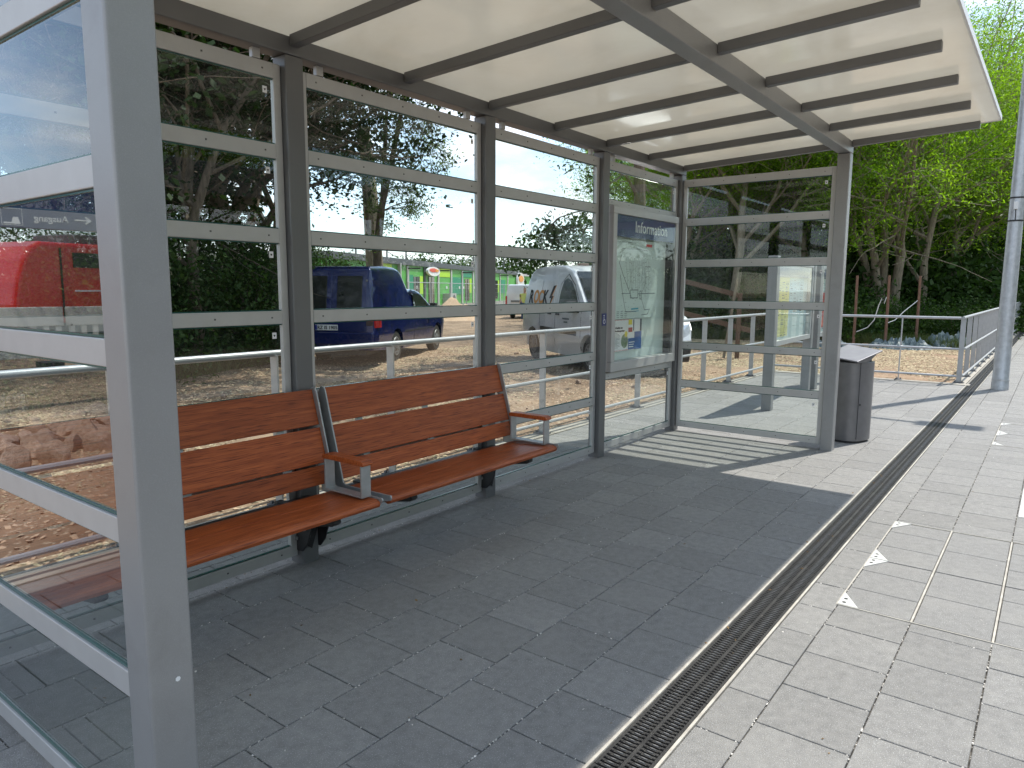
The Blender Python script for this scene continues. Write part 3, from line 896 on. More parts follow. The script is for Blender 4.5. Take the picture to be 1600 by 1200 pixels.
for k in range(13):
    xx = 0.20 + k * 0.034
    z_, x_ = 1.70 - random.random() * 0.05, xx
    pts = [(x_, z_)]
    while z_ > 1.41:
        z_ -= random.uniform(0.03, 0.08); x_ += random.choice((0, 0, 0, -0.012, 0.012)); pts.append((x_, z_))
    poly(ln, pts, 0.0013)
    for p in pts: seg(ln, (p[0] + 0.005, p[1]), (p[0] + random.uniform(0.012, 0.03), p[1] + 0.004), 0.0016)
for k in range(60):
    x_, z_ = random.uniform(0.04, 0.70), random.uniform(1.16, 1.72)
    seg(ln, (x_, z_), (x_ + random.uniform(0.01, 0.03), z_ + random.uniform(-0.003, 0.01)), 0.0012)
for r_ in range(4):
    for c_ in range(3): seg(ln, (0.04 + c_ * 0.07, 1.155 + 0.016 * r_), (0.09 + c_ * 0.07 - random.random() * 0.02, 1.155 + 0.016 * r_), 0.0022)
tag(ln.build('map_lines', 'map_ink', mp), kind='stuff')
mb = MB(); seg(mb, (0.30, 1.222), (0.44, 1.226), 0.007); seg(mb, (0.30, 1.200), (0.45, 1.204), 0.003); mb.build('map_water', 'map_blue', mp)
for (tx, tz, w_) in ((0.03, 1.80, 0.05), (0.11, 1.80, 0.08), (0.21, 1.80, 0.16), (0.21, 1.787, 0.10)):
    mb = MB(); seg(mb, (tx, tz), (tx + w_, tz), 0.0022); mb.build('title_line', 'map_ink', mp)
mb = qd(MB(), 0.56, 0.68, 1.775, 1.800, -0.0022); mb.build('red_label', 'label_red', mp)

po = thing('notice_poster', 'white safety poster with round picture and blue right half below the map', 'poster', (4.545 + 0.145, 0.013, 0))
qd(MB(), 0, 0.52, 0.86, 1.135, 0, 0.002).build('sheet', 'sign_white', po)
lettering('Arbeiten an', 0.030, 'ink_black', po, face_matrix((0.015, -0.003, 1.055), (1, 0, 0), (0, 0, 1)), 0.0004, 0.0008)
lettering('Oberleitungsanlagen', 0.022, 'ink_black', po, face_matrix((0.015, -0.003, 1.030), (1, 0, 0), (0, 0, 1)), 0.0004, 0.0008)
st = MB()
for i in range(11):
    for z_ in (1.128, 0.862):
        st.add([(0.0 + i * 0.026, -0.0024, z_), (0.013 + i * 0.026, -0.0024, z_), (0.018 + i * 0.026, -0.0024, z_ + 0.007), (0.005 + i * 0.026, -0.0024, z_ + 0.007)], [(0, 1, 2, 3)])
st.build('hazard_stripe', 'label_red', po)
txt = MB()
for i in range(13): qd(txt, 0.015, 0.06 + random.random() * 0.06, 0.89 + i * 0.0105, 0.893 + i * 0.0105, -0.0021)
tag(txt.build('text_lines', 'map_ink', po), kind='stuff')
MB().lathe([(0.062, -0.0026), (0.062, -0.0022)], 24, (0.20, 0, 0.945), 'y').build('round_picture', 'poster_green', po)
MB().lathe([(0.026, -0.0034), (0.026, -0.0028)], 16, (0.225, 0, 1.005), 'y').build('yellow_disc', 'poster_yellow', po)
qd(MB(), 0.265, 0.44, 0.865, 0.965, -0.0040).build('blue_field', 'poster_blue', po)
qd(MB(), 0.38, 0.515, 0.861, 1.02, -0.0032).build('blue_side', 'poster_blue', po)
qd(MB(), 0.265, 0.34, 1.02, 1.060, -0.0032).build('red_field', 'poster_red', po)
qd(MB(), 0.265, 0.33, 1.085, 1.13, -0.0032).build('yellow_field', 'poster_yellow', po)
qd(MB(), 0.355, 0.37, 1.03, 1.13, -0.0032).build('navy_stripe', 'poster_navy', po)
qd(MB(), 0.485, 0.515, 1.022, 1.133, -0.0032).build('navy_edge', 'poster_navy', po)
wl_ = MB()
for i in range(3): qd(wl_, 0.275, 0.36 + 0.01 * i, 0.885 + 0.02 * i, 0.893 + 0.02 * i, -0.0049)
wl_.build('white_lines', 'sign_white', po)

# ================================================================== BENCHES
def slat(parent, x0, x1, pts, name='slat'):
    """pts: cross-section polygon in (y,z)"""
    return MB().prism(pts, x0, x1, 'x').build(name, 'bench_wood', parent, bevel=0.003)


def make_bench(label, loc):
    t = thing('bench', label, 'bench', loc, 0, 'wooden slatted benches in the shelter')
    W = 1.44
    zf, zr = 0.420, 0.405
    # seat slats: front one with a rounded nose
    nose = [(-0.375, zr - 0.022 + 0.008), (-0.375, zr + 0.010), (-0.50, zf - 0.001), (-0.535, zf - 0.002), (-0.552, zf - 0.008), (-0.560, zf - 0.022), (-0.554, zf - 0.036), (-0.535, zf - 0.042), (-0.50, zf - 0.030)]
    slat(t, 0.009, W - 0.009, nose, 'seat_slat')
    slat(t, 0.009, W - 0.009, [(-0.372, zr - 0.014), (-0.215, zr - 0.024), (-0.215, zr), (-0.372, zr + 0.009)], 'seat_slat')
    # back slats on a leaning line
    b0, b1 = Vector((-0.205, 0.445)), Vector((-0.075, 0.898))
    dr_ = (b1 - b0).normalized(); nn = Vector((-dr_.y, dr_.x)) * -1
    tot = (b1 - b0).length
    for (u0, u1) in ((0.0, 0.092), (0.102, 0.278), (0.292, tot)):
        p0, p1 = b0 + dr_ * u0, b0 + dr_ * u1
        slat(t, 0.009, W - 0.009, [tuple(p0), tuple(p1), tuple(p1 + nn * 0.022), tuple(p0 + nn * 0.022)], 'back_slat')
    # end frames: L-shaped flat plate
    pl = [(-0.566, 0.402), (-0.571, 0.414), (-0.566, 0.427), (-0.50, 0.426), (-0.245, 0.424), (-0.225, 0.435), (-0.104, 0.888), (-0.095, 0.905), (-0.072, 0.908),
          (-0.060, 0.896), (-0.055, 0.86), (-0.105, 0.50), (-0.13, 0.385), (-0.50, 0.384)]
    for x_ in (0.0, W - 0.008):
        MB().prism(pl, x_, x_ + 0.008, 'x').build('end_frame', 'bench_steel', t, bevel=0.0015)
    # middle straps behind the back slats and under the seat
    for x_ in (0.22, W / 2, W - 0.22):
        mb = MB()
        p0, p1 = b0 + nn * 0.024, b1 + nn * 0.024 - dr_ * 0.03
        mb.prism([tuple(p0), tuple(p1), tuple(p1 + nn * 0.008), tuple(p0 + nn * 0.02)], x_ - 0.02, x_ + 0.02, 'x')
        mb.build('back_strap', 'bench_steel', t)
        if x_ != W / 2:
            MB().prism([(-0.50, 0.372), (-0.51, 0.352), (-0.49, 0.335), (-0.30, 0.300), (-0.06, 0.300), (-0.06, 0.374), (-0.30, 0.374)], x_ - 0.02, x_ + 0.02, 'x').build('seat_arm', 'bracket_black', t, bevel=0.002)
    MB().box(0.06, W - 0.06, -0.14, -0.08, 0.312, 0.368).build('carrier_beam', 'bracket_black', t, bevel=0.003)
    # armrest at the far end: loop of flat bar with a wooden top
    ax0, ax1 = W - 0.075, W - 0.018
    ar = MB()
    ya, yb = -0.505, -0.235
    ar.box(ax0, ax1, ya, ya + 0.010, 0.428, 0.580).box(ax0, ax1, yb - 0.010, yb, 0.428, 0.580).box(ax0, ax1, ya + 0.010, yb - 0.010, 0.428, 0.436)
    ar.build('armrest_frame', 'bench_steel', t, bevel=0.002)
    MB().prism([(ya - 0.012, 0.581), (ya - 0.016, 0.590), (ya - 0.008, 0.602), (ya + 0.01, 0.606), (yb - 0.01, 0.606), (yb + 0.008, 0.602), (yb + 0.012, 0.590), (yb + 0.008, 0.581)],
               ax0 - 0.002, ax1 + 0.002, 'x').build('armrest_top', 'bench_wood', t, bevel=0.003)
    # bolted black side plates on the posts (both ends)
    for x_, s_ in ((-0.0, 1), (W, -1)):
        pass
    return t


b1 = make_bench('nearer reddish wooden bench, partly hidden by the big front post', (0.062, 0, 0))
b2 = dup(b1, (1.548, 0, 0), 0, 'farther reddish wooden bench whose right end stands free by the glass wall')
# black mounting plates bolted to the shelter posts (parts of the shelter)
for k in range(0, 3):
    for s_ in ((-1, 1) if k == 1 else ((1,) if k == 0 else (-1,))):
        xa = k * B + s_ * (PW + 0.001); xb = xa + s_ * 0.007
        pts = [(0.03, 0.10), (0.045, 0.34), (-0.15, 0.345), (-0.17, 0.30), (-0.10, 0.12), (-0.06, 0.075), (-0.02, 0.07)]
        o = MB().prism(pts, min(xa, xb), max(xa, xb), 'x').build('mounting_plate', 'bracket_black', sh, bevel=0.0015)
        for (yy2, zz2) in ((-0.02, 0.27), (-0.02, 0.14), (-0.10, 0.27), (-0.085, 0.20)):
            MB().lathe([(0.013, 0), (0.013, 0.006), (0.009, 0.009)], 8, (0, 0, 0), 'x').build('bolt', 'hub', o, loc=(xb if s_ > 0 else xb - 0.009, yy2, zz2))
    if k == 1 or k == 2:
        # plate across the post front
        o = MB().prism([(k * B - 0.046, 0.11), (k * B - 0.046, 0.345), (k * B + 0.046, 0.345), (k * B + 0.046, 0.20), (k * B + 0.0, 0.075)], -PW - 0.012, -PW - 0.002, 'y').build('mounting_plate', 'bracket_black', sh, bevel=0.0015)
        for (xx2, zz2) in ((-0.025, 0.29), (0.015, 0.24), (-0.028, 0.15)):
            MB().lathe([(0.013, -0.009), (0.012, 0.0)], 8, (k * B + xx2, -PW - 0.013, zz2), 'y').build('bolt', 'hub', o)

# ================================================================== LITTER BIN
bn = thing('litter_bin', 'dark grey litter bin with slanted lid behind the far shelter post', 'litter bin', (6.47, -1.52, 0), R(-20))
prof = []
for i in range(28):
    t = 2 * math.pi * i / 28
    cx1, sx1 = math.cos(t), math.sin(t)
    prof.append((0.185 * math.copysign(abs(cx1) ** 0.7, cx1), 0.165 * math.copysign(abs(sx1) ** 0.7, sx1)))
MB().prism(prof, 0.02, 0.745, 'z').build('body', 'bin_paint', bn, smooth=True, bevel=0.004)
MB().prism([(p[0] * 0.9, p[1] * 0.9) for p in prof], 0.0, 0.0195, 'z').build('foot', 'black_plastic', bn)
MB().prism([(p[0] * 0.86, p[1] * 0.86) for p in prof], 0.7455, 0.77, 'z').build('inner_rim', 'black_plastic', bn)
for ang in (R(-118),):
    ci, si = math.cos(ang), math.sin(ang)
    px_, py_ = 0.185 * math.copysign(abs(ci) ** .7, ci), 0.165 * math.copysign(abs(si) ** .7, si)
    MB().obox((px_, py_, 0.40), (0.005, 0.004, 0.72), (0, 0, ang)).build('door_seam', 'black_plastic', bn)
    MB().lathe([(0.010, -0.004), (0.010, 0.003)], 10, (px_ + 0.02, py_ - 0.004, 0.36), 'y').build('lock', 'black_plastic', bn)
lid = MB()
# wedge lid, low edge towards the shelter, high edge away
vs = [(-0.195, -0.170, 0.752), (0.195, -0.170, 0.835), (0.195, 0.170, 0.870), (-0.195, 0.170, 0.787)]
lid.add([(v[0], v[1], v[2]) for v in vs] + [(v[0], v[1], v[2] + 0.012) for v in vs], [(0, 3, 2, 1), (4, 5, 6, 7), (0, 1, 5, 4), (1, 2, 6, 5), (2, 3, 7, 6), (3, 0, 4, 7)])
lid.build('lid', 'lid_paint', bn, bevel=0.003)
for y_ in (-0.168, 0.160):
    dz_ = 0.0 if y_ < 0 else 0.033
    MB().prism([(-0.185, 0.747), (-0.185, 0.752 + dz_), (0.10, 0.812 + dz_), (-0.02, 0.747)], y_, y_ + 0.006, 'y').build('lid_cheek', 'bin_paint', bn)
MB().box(-0.12, 0.12, 0.145, 0.163, 0.746, 0.825).build('lid_support', 'bin_paint', bn)

# ================================================================== LAMP POST
lp = thing('lamp_post', 'tall galvanised steel lamp post on the platform edge at the right', 'lamp post', (11.53, -2.43, 0))
lp_lean = 0.0
mb = MB().lathe([(0.108, 0.0), (0.108, 0.10), (0.101, 0.12), (0.098, 0.8), (0.085, 3.2), (0.070, 6.4)], 20)
mb.build('pole', 'galv', lp, smooth=True)
for z_ in (2.34, 2.65, 0.13):
    r_ = 0.108 - 0.006 * z_
    MB().lathe([(r_, z_), (r_, z_ + 0.022)], 20).build('strap', 'black_plastic' if z_ > 1 else 'galv', lp, smooth=True)
MB().box(-0.15, -0.098, -0.02, 0.03, 2.50, 2.60).build('camera_box', 'plate_white', lp, bevel=0.004)
MB().tube([(-0.125, 0.005, 2.50), (-0.12, 0.0, 2.42), (-0.10, 0.0, 2.34)], 0.006, 6).build('cable', 'black_plastic', lp)
MB().box(0.0, 0.05, -0.15, -0.095, 2.38, 2.50).build('junction_box', 'galv', lp, bevel=0.004)
for sx_ in (-1, 1): MB().obox((sx_ * 0.118, 0, 0.16), (0.03, 0.02, 0.02)).build('lug', 'galv', lp)
MB().tube([(0, 0, 6.4), (0, -0.1, 6.55), (0, -0.9, 6.68)], [0.05, 0.045, 0.035], 10).build('arm', 'galv', lp, smooth=True)
MB().box(-0.14, 0.14, -1.45, -0.85, 6.64, 6.72).build('lamp_head', 'train_grey', lp, bevel=0.01)

# ================================================================== RAILINGS
def railing(label, p0, p1, spacing, start, zs=(0.985, 0.525, 0.115), flat_normal=True, end_posts=True, n_max=60):
    p0, p1 = Vector(p0), Vector(p1)
    d_ = p1 - p0; Ln = d_.length; a = math.atan2(d_.y, d_.x)
    t = thing('railing', label, 'railing', p0, a, 'grey metal railings round the paved area')
    MB().tube([(0, 0, zs[0]), (Ln, 0, zs[0])], 0.021, 10).build('top_rail', 'railing_paint', t, smooth=True)
    for z_ in zs[1:]:
        MB().tube([(0, -0.047, z_), (Ln, -0.047, z_)], 0.0165, 8).build('lower_rail', 'railing_paint', t, smooth=True)
    pm = MB().box(-0.006, 0.006, -0.034, 0.034, 0.01, zs[0] - 0.012).mesh('post', 'railing_paint')
    bp = MB().box(-0.05, 0.05, -0.07, 0.07, 0.0, 0.012).box(-0.035, -0.018, -0.055, -0.038, 0.012, 0.03).box(0.018, 0.035, 0.038, 0.055, 0.012, 0.03).box(-0.035, -0.018, 0.038, 0.055, 0.012, 0.03).mesh('base_plate', 'train_grey')
    u = start; n = 0
    while u < Ln + 0.01 and n < n_max:
        o = link('post', pm, t, 0, (u, 0, 0)); link('base_plate', bp, o)
        u += spacing; n += 1
    return t


railing('long grey metal railing behind the back glass wall of the shelter', (-4.4, 0.885, 0.006), (11.62, 0.885, 0.006), 0.985, 0.43)
railing('short cross railing between the paving and the woodchip ground', (11.80, 0.885, 0.0), (11.90, -1.86, 0.0), 0.985, 0.0)
railing('long straight railing receding along the drain at the right', (11.93, -1.885, 0.006), (44, -1.905, 0.006), 1.0, 0.06)

# ================================================================== NOTICE BOARDS
def notice_board(label, loc, rotz, W, yellow=True):
    t = thing('notice_board', label, 'notice board', loc, rotz, 'glazed timetable boards beyond the shelter')
    for x_ in (0, W): MB().box(x_ - 0.055, x_ + 0.055, -0.055, 0.055, 0, 1.78).build('post', 'post_paint', t, bevel=0.005)
    z0, z1 = 0.74, 1.74
    a, b = 0.060, W - 0.060
    MB().box(a, b, -0.045, 0.045, z1 - 0.05, z1).build('top_frame', 'alu_rail', t, bevel=0.003)
    MB().box(a, b, -0.045, 0.045, z0, z0 + 0.06).build('bottom_frame', 'alu_rail', t, bevel=0.003)
    for (p, q) in ((a, a + 0.05), (b - 0.05, b)): MB().box(p, q, -0.045, 0.045, z0 + 0.061, z1 - 0.051).build('side_frame', 'alu_rail', t, bevel=0.003)
    a += 0.051; b -= 0.051
    MB().box(a, b, 0.02, 0.03, z0 + 0.061, z1 - 0.051).build('back_panel', 'poster_paper', t)
    MB().box(a, b, -0.035, -0.030, z0 + 0.062, z1 - 0.052).build('glass_pane', 'case_glass', t)
    MB().box(a + 0.002, b - 0.002, -0.02, -0.012, z1 - 0.19, z1 - 0.053).build('header', 'eu_blue' if False else 'sign_blue', t)
    w = (b - a)
    if yellow:
        s1 = MB().box(a + 0.02, a + w * 0.42, 0.016, 0.0195, z0 + 0.09, z1 - 0.195).build('yellow_timetable', 'board_yellow', t)
        s2 = MB().box(a + w * 0.44, a + w * 0.86, 0.016, 0.0195, z0 + 0.36, z1 - 0.195).build('blue_timetable', 'board_cyan', t)
    else:
        s1 = MB().box(a + 0.05, a + w * 0.45, 0.016, 0.0195, z0 + 0.12, z0 + 0.62).build('red_notice', 'label_red', t)
        s2 = MB().box(a + w * 0.5, a + w * 0.9, 0.016, 0.0195, z0 + 0.2, z1 - 0.2).build('pale_notice', 'sign_white', t)
    for par, (xa, xb, za, zb) in ((s1, (a + 0.03, a + w * 0.41, z0 + 0.10, z1 - 0.21)), (s2, (a + w * 0.45, a + w * 0.85, z0 + 0.38, z1 - 0.21))):
        mb = MB(); random.seed(4)
        ncol = 4; cw = (xb - xa) / ncol
        for c_ in range(ncol):
            z_ = za
            while z_ < zb - 0.02:
                mb.box(xa + c_ * cw + 0.01, xa + (c_ + random.uniform(0.35, 0.9)) * cw, 0.0150, 0.0158, z_, z_ + random.choice((0.003, 0.003, 0.010)))
                z_ += random.uniform(0.016, 0.045)
        tag(mb.build('print_lines', 'map_ink', par), kind='stuff')
    return t


notice_board('timetable board with a yellow and a pale blue sheet seen through the far end glass', (7.68, -0.38, 0), R(3), 1.96)
notice_board('farther notice board with a red sheet beyond the yellow timetable board', (9.90, -0.30, 0), R(-3), 0.98, False)

# ================================================================== VEHICLES
def shell(prof, wf, bevel=0.05, zcuts=(), xcuts=(), nobevel=None):
    """side outline (x,z) extruded across the car, edges rounded, then narrowed by wf(x,z) = half width"""
    bm = bmesh.new()
    vs = [bm.verts.new((p[0], -1, p[1])) for p in prof]
    f = bm.faces.new(vs)
    ret = bmesh.ops.extrude_face_region(bm, geom=[f])
    nv = [e for e in ret['geom'] if isinstance(e, bmesh.types.BMVert)]
    for v in nv: v.co.y = 1
    bmesh.ops.recalc_face_normals(bm, faces=bm.faces)
    if bevel:
        es = []
        for e in bm.edges:
            a, b = e.verts
            if abs(a.co.y - b.co.y) < 1e-6:
                if nobevel and nobevel((a.co.x + b.co.x) / 2, (a.co.z + b.co.z) / 2): continue
                es.append(e)
        bmesh.ops.bevel(bm, geom=es, offset=bevel, segments=3, affect='EDGES', profile=0.6, clamp_overlap=True)
    for z in zcuts: bmesh.ops.bisect_plane(bm, geom=bm.verts[:] + bm.edges[:] + bm.faces[:], plane_co=(0, 0, z), plane_no=(0, 0, 1))
    for x in xcuts: bmesh.ops.bisect_plane(bm, geom=bm.verts[:] + bm.edges[:] + bm.faces[:], plane_co=(x, 0, 0), plane_no=(1, 0, 0))
    for y in (-0.5, 0, 0.5): bmesh.ops.bisect_plane(bm, geom=bm.verts[:] + bm.edges[:] + bm.faces[:], plane_co=(0, y, 0), plane_no=(0, 1, 0))
    for v in bm.verts: v.co.y *= wf(v.co.x, v.co.z)
    return bm


def bm_obj(bm, name, material, parent, smooth=True, ang=35):
    me = bpy.data.meshes.new(name)
    bmesh.ops.triangulate(bm, faces=[f for f in bm.faces if len(f.verts) > 4])
    bm.to_mesh(me); bm.free()
    me.materials.append(MATS[material])
    if smooth: me.shade_smooth(); me.set_sharp_from_angle(angle=R(ang))
    return link(name, me, parent)


def side_panel(name, poly, wf, side, material, parent, off=0.004, th=0.006):
    """a thin plate following the body side; poly (x,z)"""
    bm = bmesh.new()
    vs = [bm.verts.new((p[0], 0, p[1])) for p in poly]
    bm.faces.new(vs)
    zs = [p[1] for p in poly]; xs = [p[0] for p in poly]
    for k in range(1, 6):
        bmesh.ops.bisect_plane(bm, geom=bm.verts[:] + bm.edges[:] + bm.faces[:], plane_co=(0, 0, min(zs) + (max(zs) - min(zs)) * k / 6), plane_no=(0, 0, 1))
        bmesh.ops.bisect_plane(bm, geom=bm.verts[:] + bm.edges[:] + bm.faces[:], plane_co=(min(xs) + (max(xs) - min(xs)) * k / 6, 0, 0), plane_no=(1, 0, 0))
    ret = bmesh.ops.extrude_face_region(bm, geom=bm.faces[:])
    nv = set(e for e in ret['geom'] if isinstance(e, bmesh.types.BMVert))
    for v in bm.verts:
        w = wf(v.co.x, v.co.z) + (off if v in nv else off - th - 0.004)
        v.co.y = side * w
    bmesh.ops.recalc_face_normals(bm, faces=bm.faces)
    return bm_obj(bm, name, material, parent, False)


def arch(cx, r, z0, n=9):
    """points of a wheel arch from the front edge back over the wheel (x decreasing)"""
    a0 = math.asin((z0 - 0.30) / r) if abs(z0 - .30) < r else 0
    return [(cx + r * math.cos(a0 + (math.pi - 2 * a0) * i / (n - 1)), 0.30 + r * math.sin(a0 + (math.pi - 2 * a0) * i / (n - 1))) for i in range(n)]


def wheel(parent, x, y, r=0.295, w=0.175, cover=False, turn=0.0):
    s_ = 1 if y > 0 else -1
    o = MB().lathe([(r * 0.62, -w / 2), (r * 0.93, -w / 2), (r, -w / 2 + 0.03), (r, w / 2 - 0.03), (r * 0.93, w / 2), (r * 0.62, w / 2)], 28, (0, 0, 0), 'y').build('wheel', 'rubber', parent, smooth=True, loc=(x, y - s_ * w / 2, r), rotz=turn)
    MB().lathe([(r * 0.64, -0.01), (r * 0.60, 0.012), (r * 0.30, 0.004), (r * 0.22, 0.02), (r * 0.1, 0.024)] if s_ > 0 else
               [(r * 0.1, -0.024), (r * 0.22, -0.02), (r * 0.30, -0.004), (r * 0.60, -0.012), (r * 0.64, 0.01)], 20, (0, s_ * (w / 2 + 0.002), 0), 'y').build('rim', 'hub', o, smooth=True)
    for k in range(10):
        t = 2 * math.pi * k / 10
        MB().lathe([(0.016, -0.004), (0.016, 0.004)], 8, (r * 0.46 * math.cos(t), s_ * (w / 2 + 0.010), r * 0.46 * math.sin(t)), 'y').build('rim_hole', 'ink_black', o)
    return o


def lerp_tab(tab, z):
    if z <= tab[0][0]: return tab[0][1]
    for (a, b), (c, d) in zip(tab[:-1], tab[1:]):
        if z <= c: return b + (d - b) * (z - a) / (c - a)
    return tab[-1][1]


# ---- dark blue pickup with a tall rear body
HD = math.atan2(1.132, 2.33)
hx, hy = math.cos(HD), math.sin(HD)
bx_, by_ = 8.95 - hy * 0.80, 7.14 + hx * 0.80
cv = thing('blue_delivery_car', 'dark blue small delivery car with tall rounded rear body parked on the dirt', 'car', (bx_, by_, -0.01), HD)
T1 = [(0.2, 0.79), (0.55, 0.835), (0.95, 0.82), (1.2, 0.74), (1.45, 0.66), (1.80, 0.56)]
T1b = [(0.2, 0.80), (0.55, 0.835), (0.95, 0.825), (1.3, 0.77), (1.72, 0.71), (1.82, 0.66)]
def wf1(x, z):
    w = lerp_tab(T1b if x < 1.1 else T1, z)
    if x > 2.9: w -= 0.16 * ((x - 2.9) / 0.6) ** 2
    if x < -1.0: w -= 0.03
    return w
lo = 0.24
body = [(-1.12, 0.30), (-1.18, 0.42), (-1.18, 0.58), (-1.12, 0.62), (-1.115, 0.95), (-1.03, 1.55), (-0.99, 1.74), (-0.92, 1.79), (-0.2, 1.815), (0.25, 1.80), (0.42, 1.765), (0.55, 1.68), (0.80, 1.36),
        (1.05, 1.385), (1.45, 1.375), (1.72, 1.32), (2.32, 0.98), (2.75, 0.91), (3.15, 0.82), (3.30, 0.72), (3.36, 0.55), (3.36, 0.35), (3.28, 0.26), (2.6 + 0.36, 0.24)]
body += arch(2.6, 0.345, lo)[1:-1] + [(2.6 - 0.36, 0.23), (0.36, 0.23)] + arch(0, 0.345, lo)[1:-1] + [(-0.36, 0.26)]
body = body[::-1]
nb_ = lambda x, z: z < 0.66 and -1.0 < x < 3.2
bm_obj(shell(body, wf1, 0.055, (0.55, 0.75, 0.95, 1.1, 1.25, 1.4, 1.55, 1.7), (-0.6, 0.5, 1.1, 1.8, 2.9, 3.1), nb_), 'body', 'blue_paint', cv)
MB().box(-1.0, 3.1, -0.60, 0.60, 0.20, 0.60).build('underbody', 'black_plastic', cv)
for s_ in (-1, 1):
    for x_ in (0, 2.6): wheel(cv, x_, s_ * 0.80)
    side_panel('side_window', [(0.98, 0.98), (2.14, 0.985), (1.70, 1.27), (1.10, 1.31)], wf1, s_, 'car_glass', cv)
    # tail lamp wraps round the corner
    side_panel('tail_lamp', [(-1.09, 0.70), (-0.84, 0.70), (-0.86, 0.97), (-1.09, 0.97)], wf1, s_, 'tail_red', cv, 0.008)
    MB().box(-1.128, -1.10, s_ * 0.66 if s_ > 0 else -0.79, 0.79 if s_ > 0 else -0.66, 0.82, 0.97).build('tail_lamp', 'tail_red', cv, bevel=0.004)
    MB().box(-1.128, -1.10, s_ * 0.66 if s_ > 0 else -0.79, 0.79 if s_ > 0 else -0.66, 0.74, 0.818).build('reversing_lamp', 'tail_smoke', cv, bevel=0.004)
    side_panel('bumper_corner', [(-1.11, 0.40), (-0.38, 0.40), (-0.42, 0.60), (-1.11, 0.60)], wf1, s_, 'blue_paint', cv, 0.012)
    side_panel('fender_indicator', [(2.56, 0.80), (2.62, 0.80), (2.62, 0.83), (2.56, 0.83)], wf1, s_, 'oval_orange', cv, 0.01)
    side_panel('headlamp', [(3.10, 0.60), (3.28, 0.60), (3.22, 0.76), (3.08, 0.78)], wf1, s_, 'lamp_clear', cv, 0.01)
    o = MB().box(1.98, 2.12, s_ * 0.84 if s_ > 0 else -0.98, 0.98 if s_ > 0 else -0.84, 0.98, 1.09).build('mirror', 'black_plastic', cv, bevel=0.02)
# side window line seen through: pale interior strips are left to the glass; door joint
for s_ in (-1, 1):
    side_panel('door_gap', [(0.99, 0.34), (1.0, 0.34), (0.96, 0.96), (0.95, 0.96)], wf1, s_, 'ink_black', cv, 0.0015)
    side_panel('trim_strip', [(0.40, 0.555), (2.22, 0.555), (2.22, 0.575), (0.40, 0.575)], wf1, s_, 'black_plastic', cv, 0.006)
    side_panel('door_handle', [(1.08, 0.85), (1.22, 0.85), (1.22, 0.875), (1.08, 0.875)], wf1, s_, 'black_plastic', cv, 0.02, 0.01)


def rear_panel(name, y0, y1, z0, z1, material, parent, xr, off=0.006, bevel=0.004, d=0.012):
    """plate lying on the leaning rear face; xr(z) gives the face's x"""
    vs = []
    for (z_, y_) in ((z0, y0), (z0, y1), (z1, y1), (z1, y0)): vs.append((xr(z_) - off, y_, z_))
    for (z_, y_) in ((z0, y0), (z0, y1), (z1, y1), (z1, y0)): vs.append((xr(z_) - off + d, y_, z_))
    return MB().add(vs, [(0, 3, 2, 1), (4, 5, 6, 7), (0, 1, 5, 4), (1, 2, 6, 5), (2, 3, 7, 6), (3, 0, 4, 7)]).build(name, material, parent, bevel=bevel)


def xr1(z): return lerp_tab([(0.62, -1.12), (0.95, -1.115), (1.55, -1.03), (1.74, -0.99)], z)


for (a, b, nm) in ((-0.66, -0.012, 'rear_door'), (0.012, 0.66, 'rear_door')):
    dpo = rear_panel(nm, a, b, 0.64, 0.955, 'blue_paint', cv, xr1, 0.010)
    dpu = rear_panel(nm, a, b, 0.965, 1.70, 'blue_paint', cv, xr1, 0.010)
    rear_panel('rear_window', a + 0.085, b - 0.085, 1.02, 1.62, 'car_glass', dpu, xr1, 0.014, 0.01)
    rear_panel('hinge', (a - 0.02 if a < 0 else b - 0.02), (a + 0.02 if a < 0 else b + 0.02), 1.52, 1.555, 'hub', dpu, xr1, 0.022)
pl = rear_panel('licence_plate', -0.12, 0.31, 0.650, 0.750, 'plate_white', cv, xr1, 0.022, 0.002)
rear_panel('euro_band', 0.275, 0.308, 0.655, 0.745, 'eu_blue', pl, xr1, 0.0245, 0)
lettering('RZ IS 1905', 0.086, 'ink_black', cv, face_matrix((-1.1455, 0.268, 0.670), (0, -1, 0), (0, 0, 1)), 0.001, 0.002, name='plate_number')
rear_panel('rear_bumper', -0.80, 0.80, 0.40, 0.62, 'blue_paint', cv, lambda z: -1.17, 0.02, 0.02, 0.05)
MB().tube([(-1.15, -0.02, 0.34), (-1.28, -0.02, 0.34), (-1.30, -0.02, 0.40)], 0.02, 8).build('tow_bar', 'hub', cv)
MB().tube([(-1.10, -0.5, 0.31), (-1.10, 0.45, 0.31)], 0.022, 8).build('tow_frame', 'hub', cv)
wsm = MB().add([(2.30, -0.66, 0.995), (2.30, 0.66, 0.995), (1.74, 0.57, 1.315), (1.74, -0.57, 1.315)], [(0, 1, 2, 3)])
wsm.add([(2.31, -0.66, 1.00), (2.31, 0.66, 1.00), (1.75, 0.57, 1.322), (1.75, -0.57, 1.322)], [(0, 1, 2, 3)]).build('windscreen', 'car_glass', cv)


# ---- white van with lettering
HK = -2.17
hx2, hy2 = math.cos(HK), math.sin(HK)
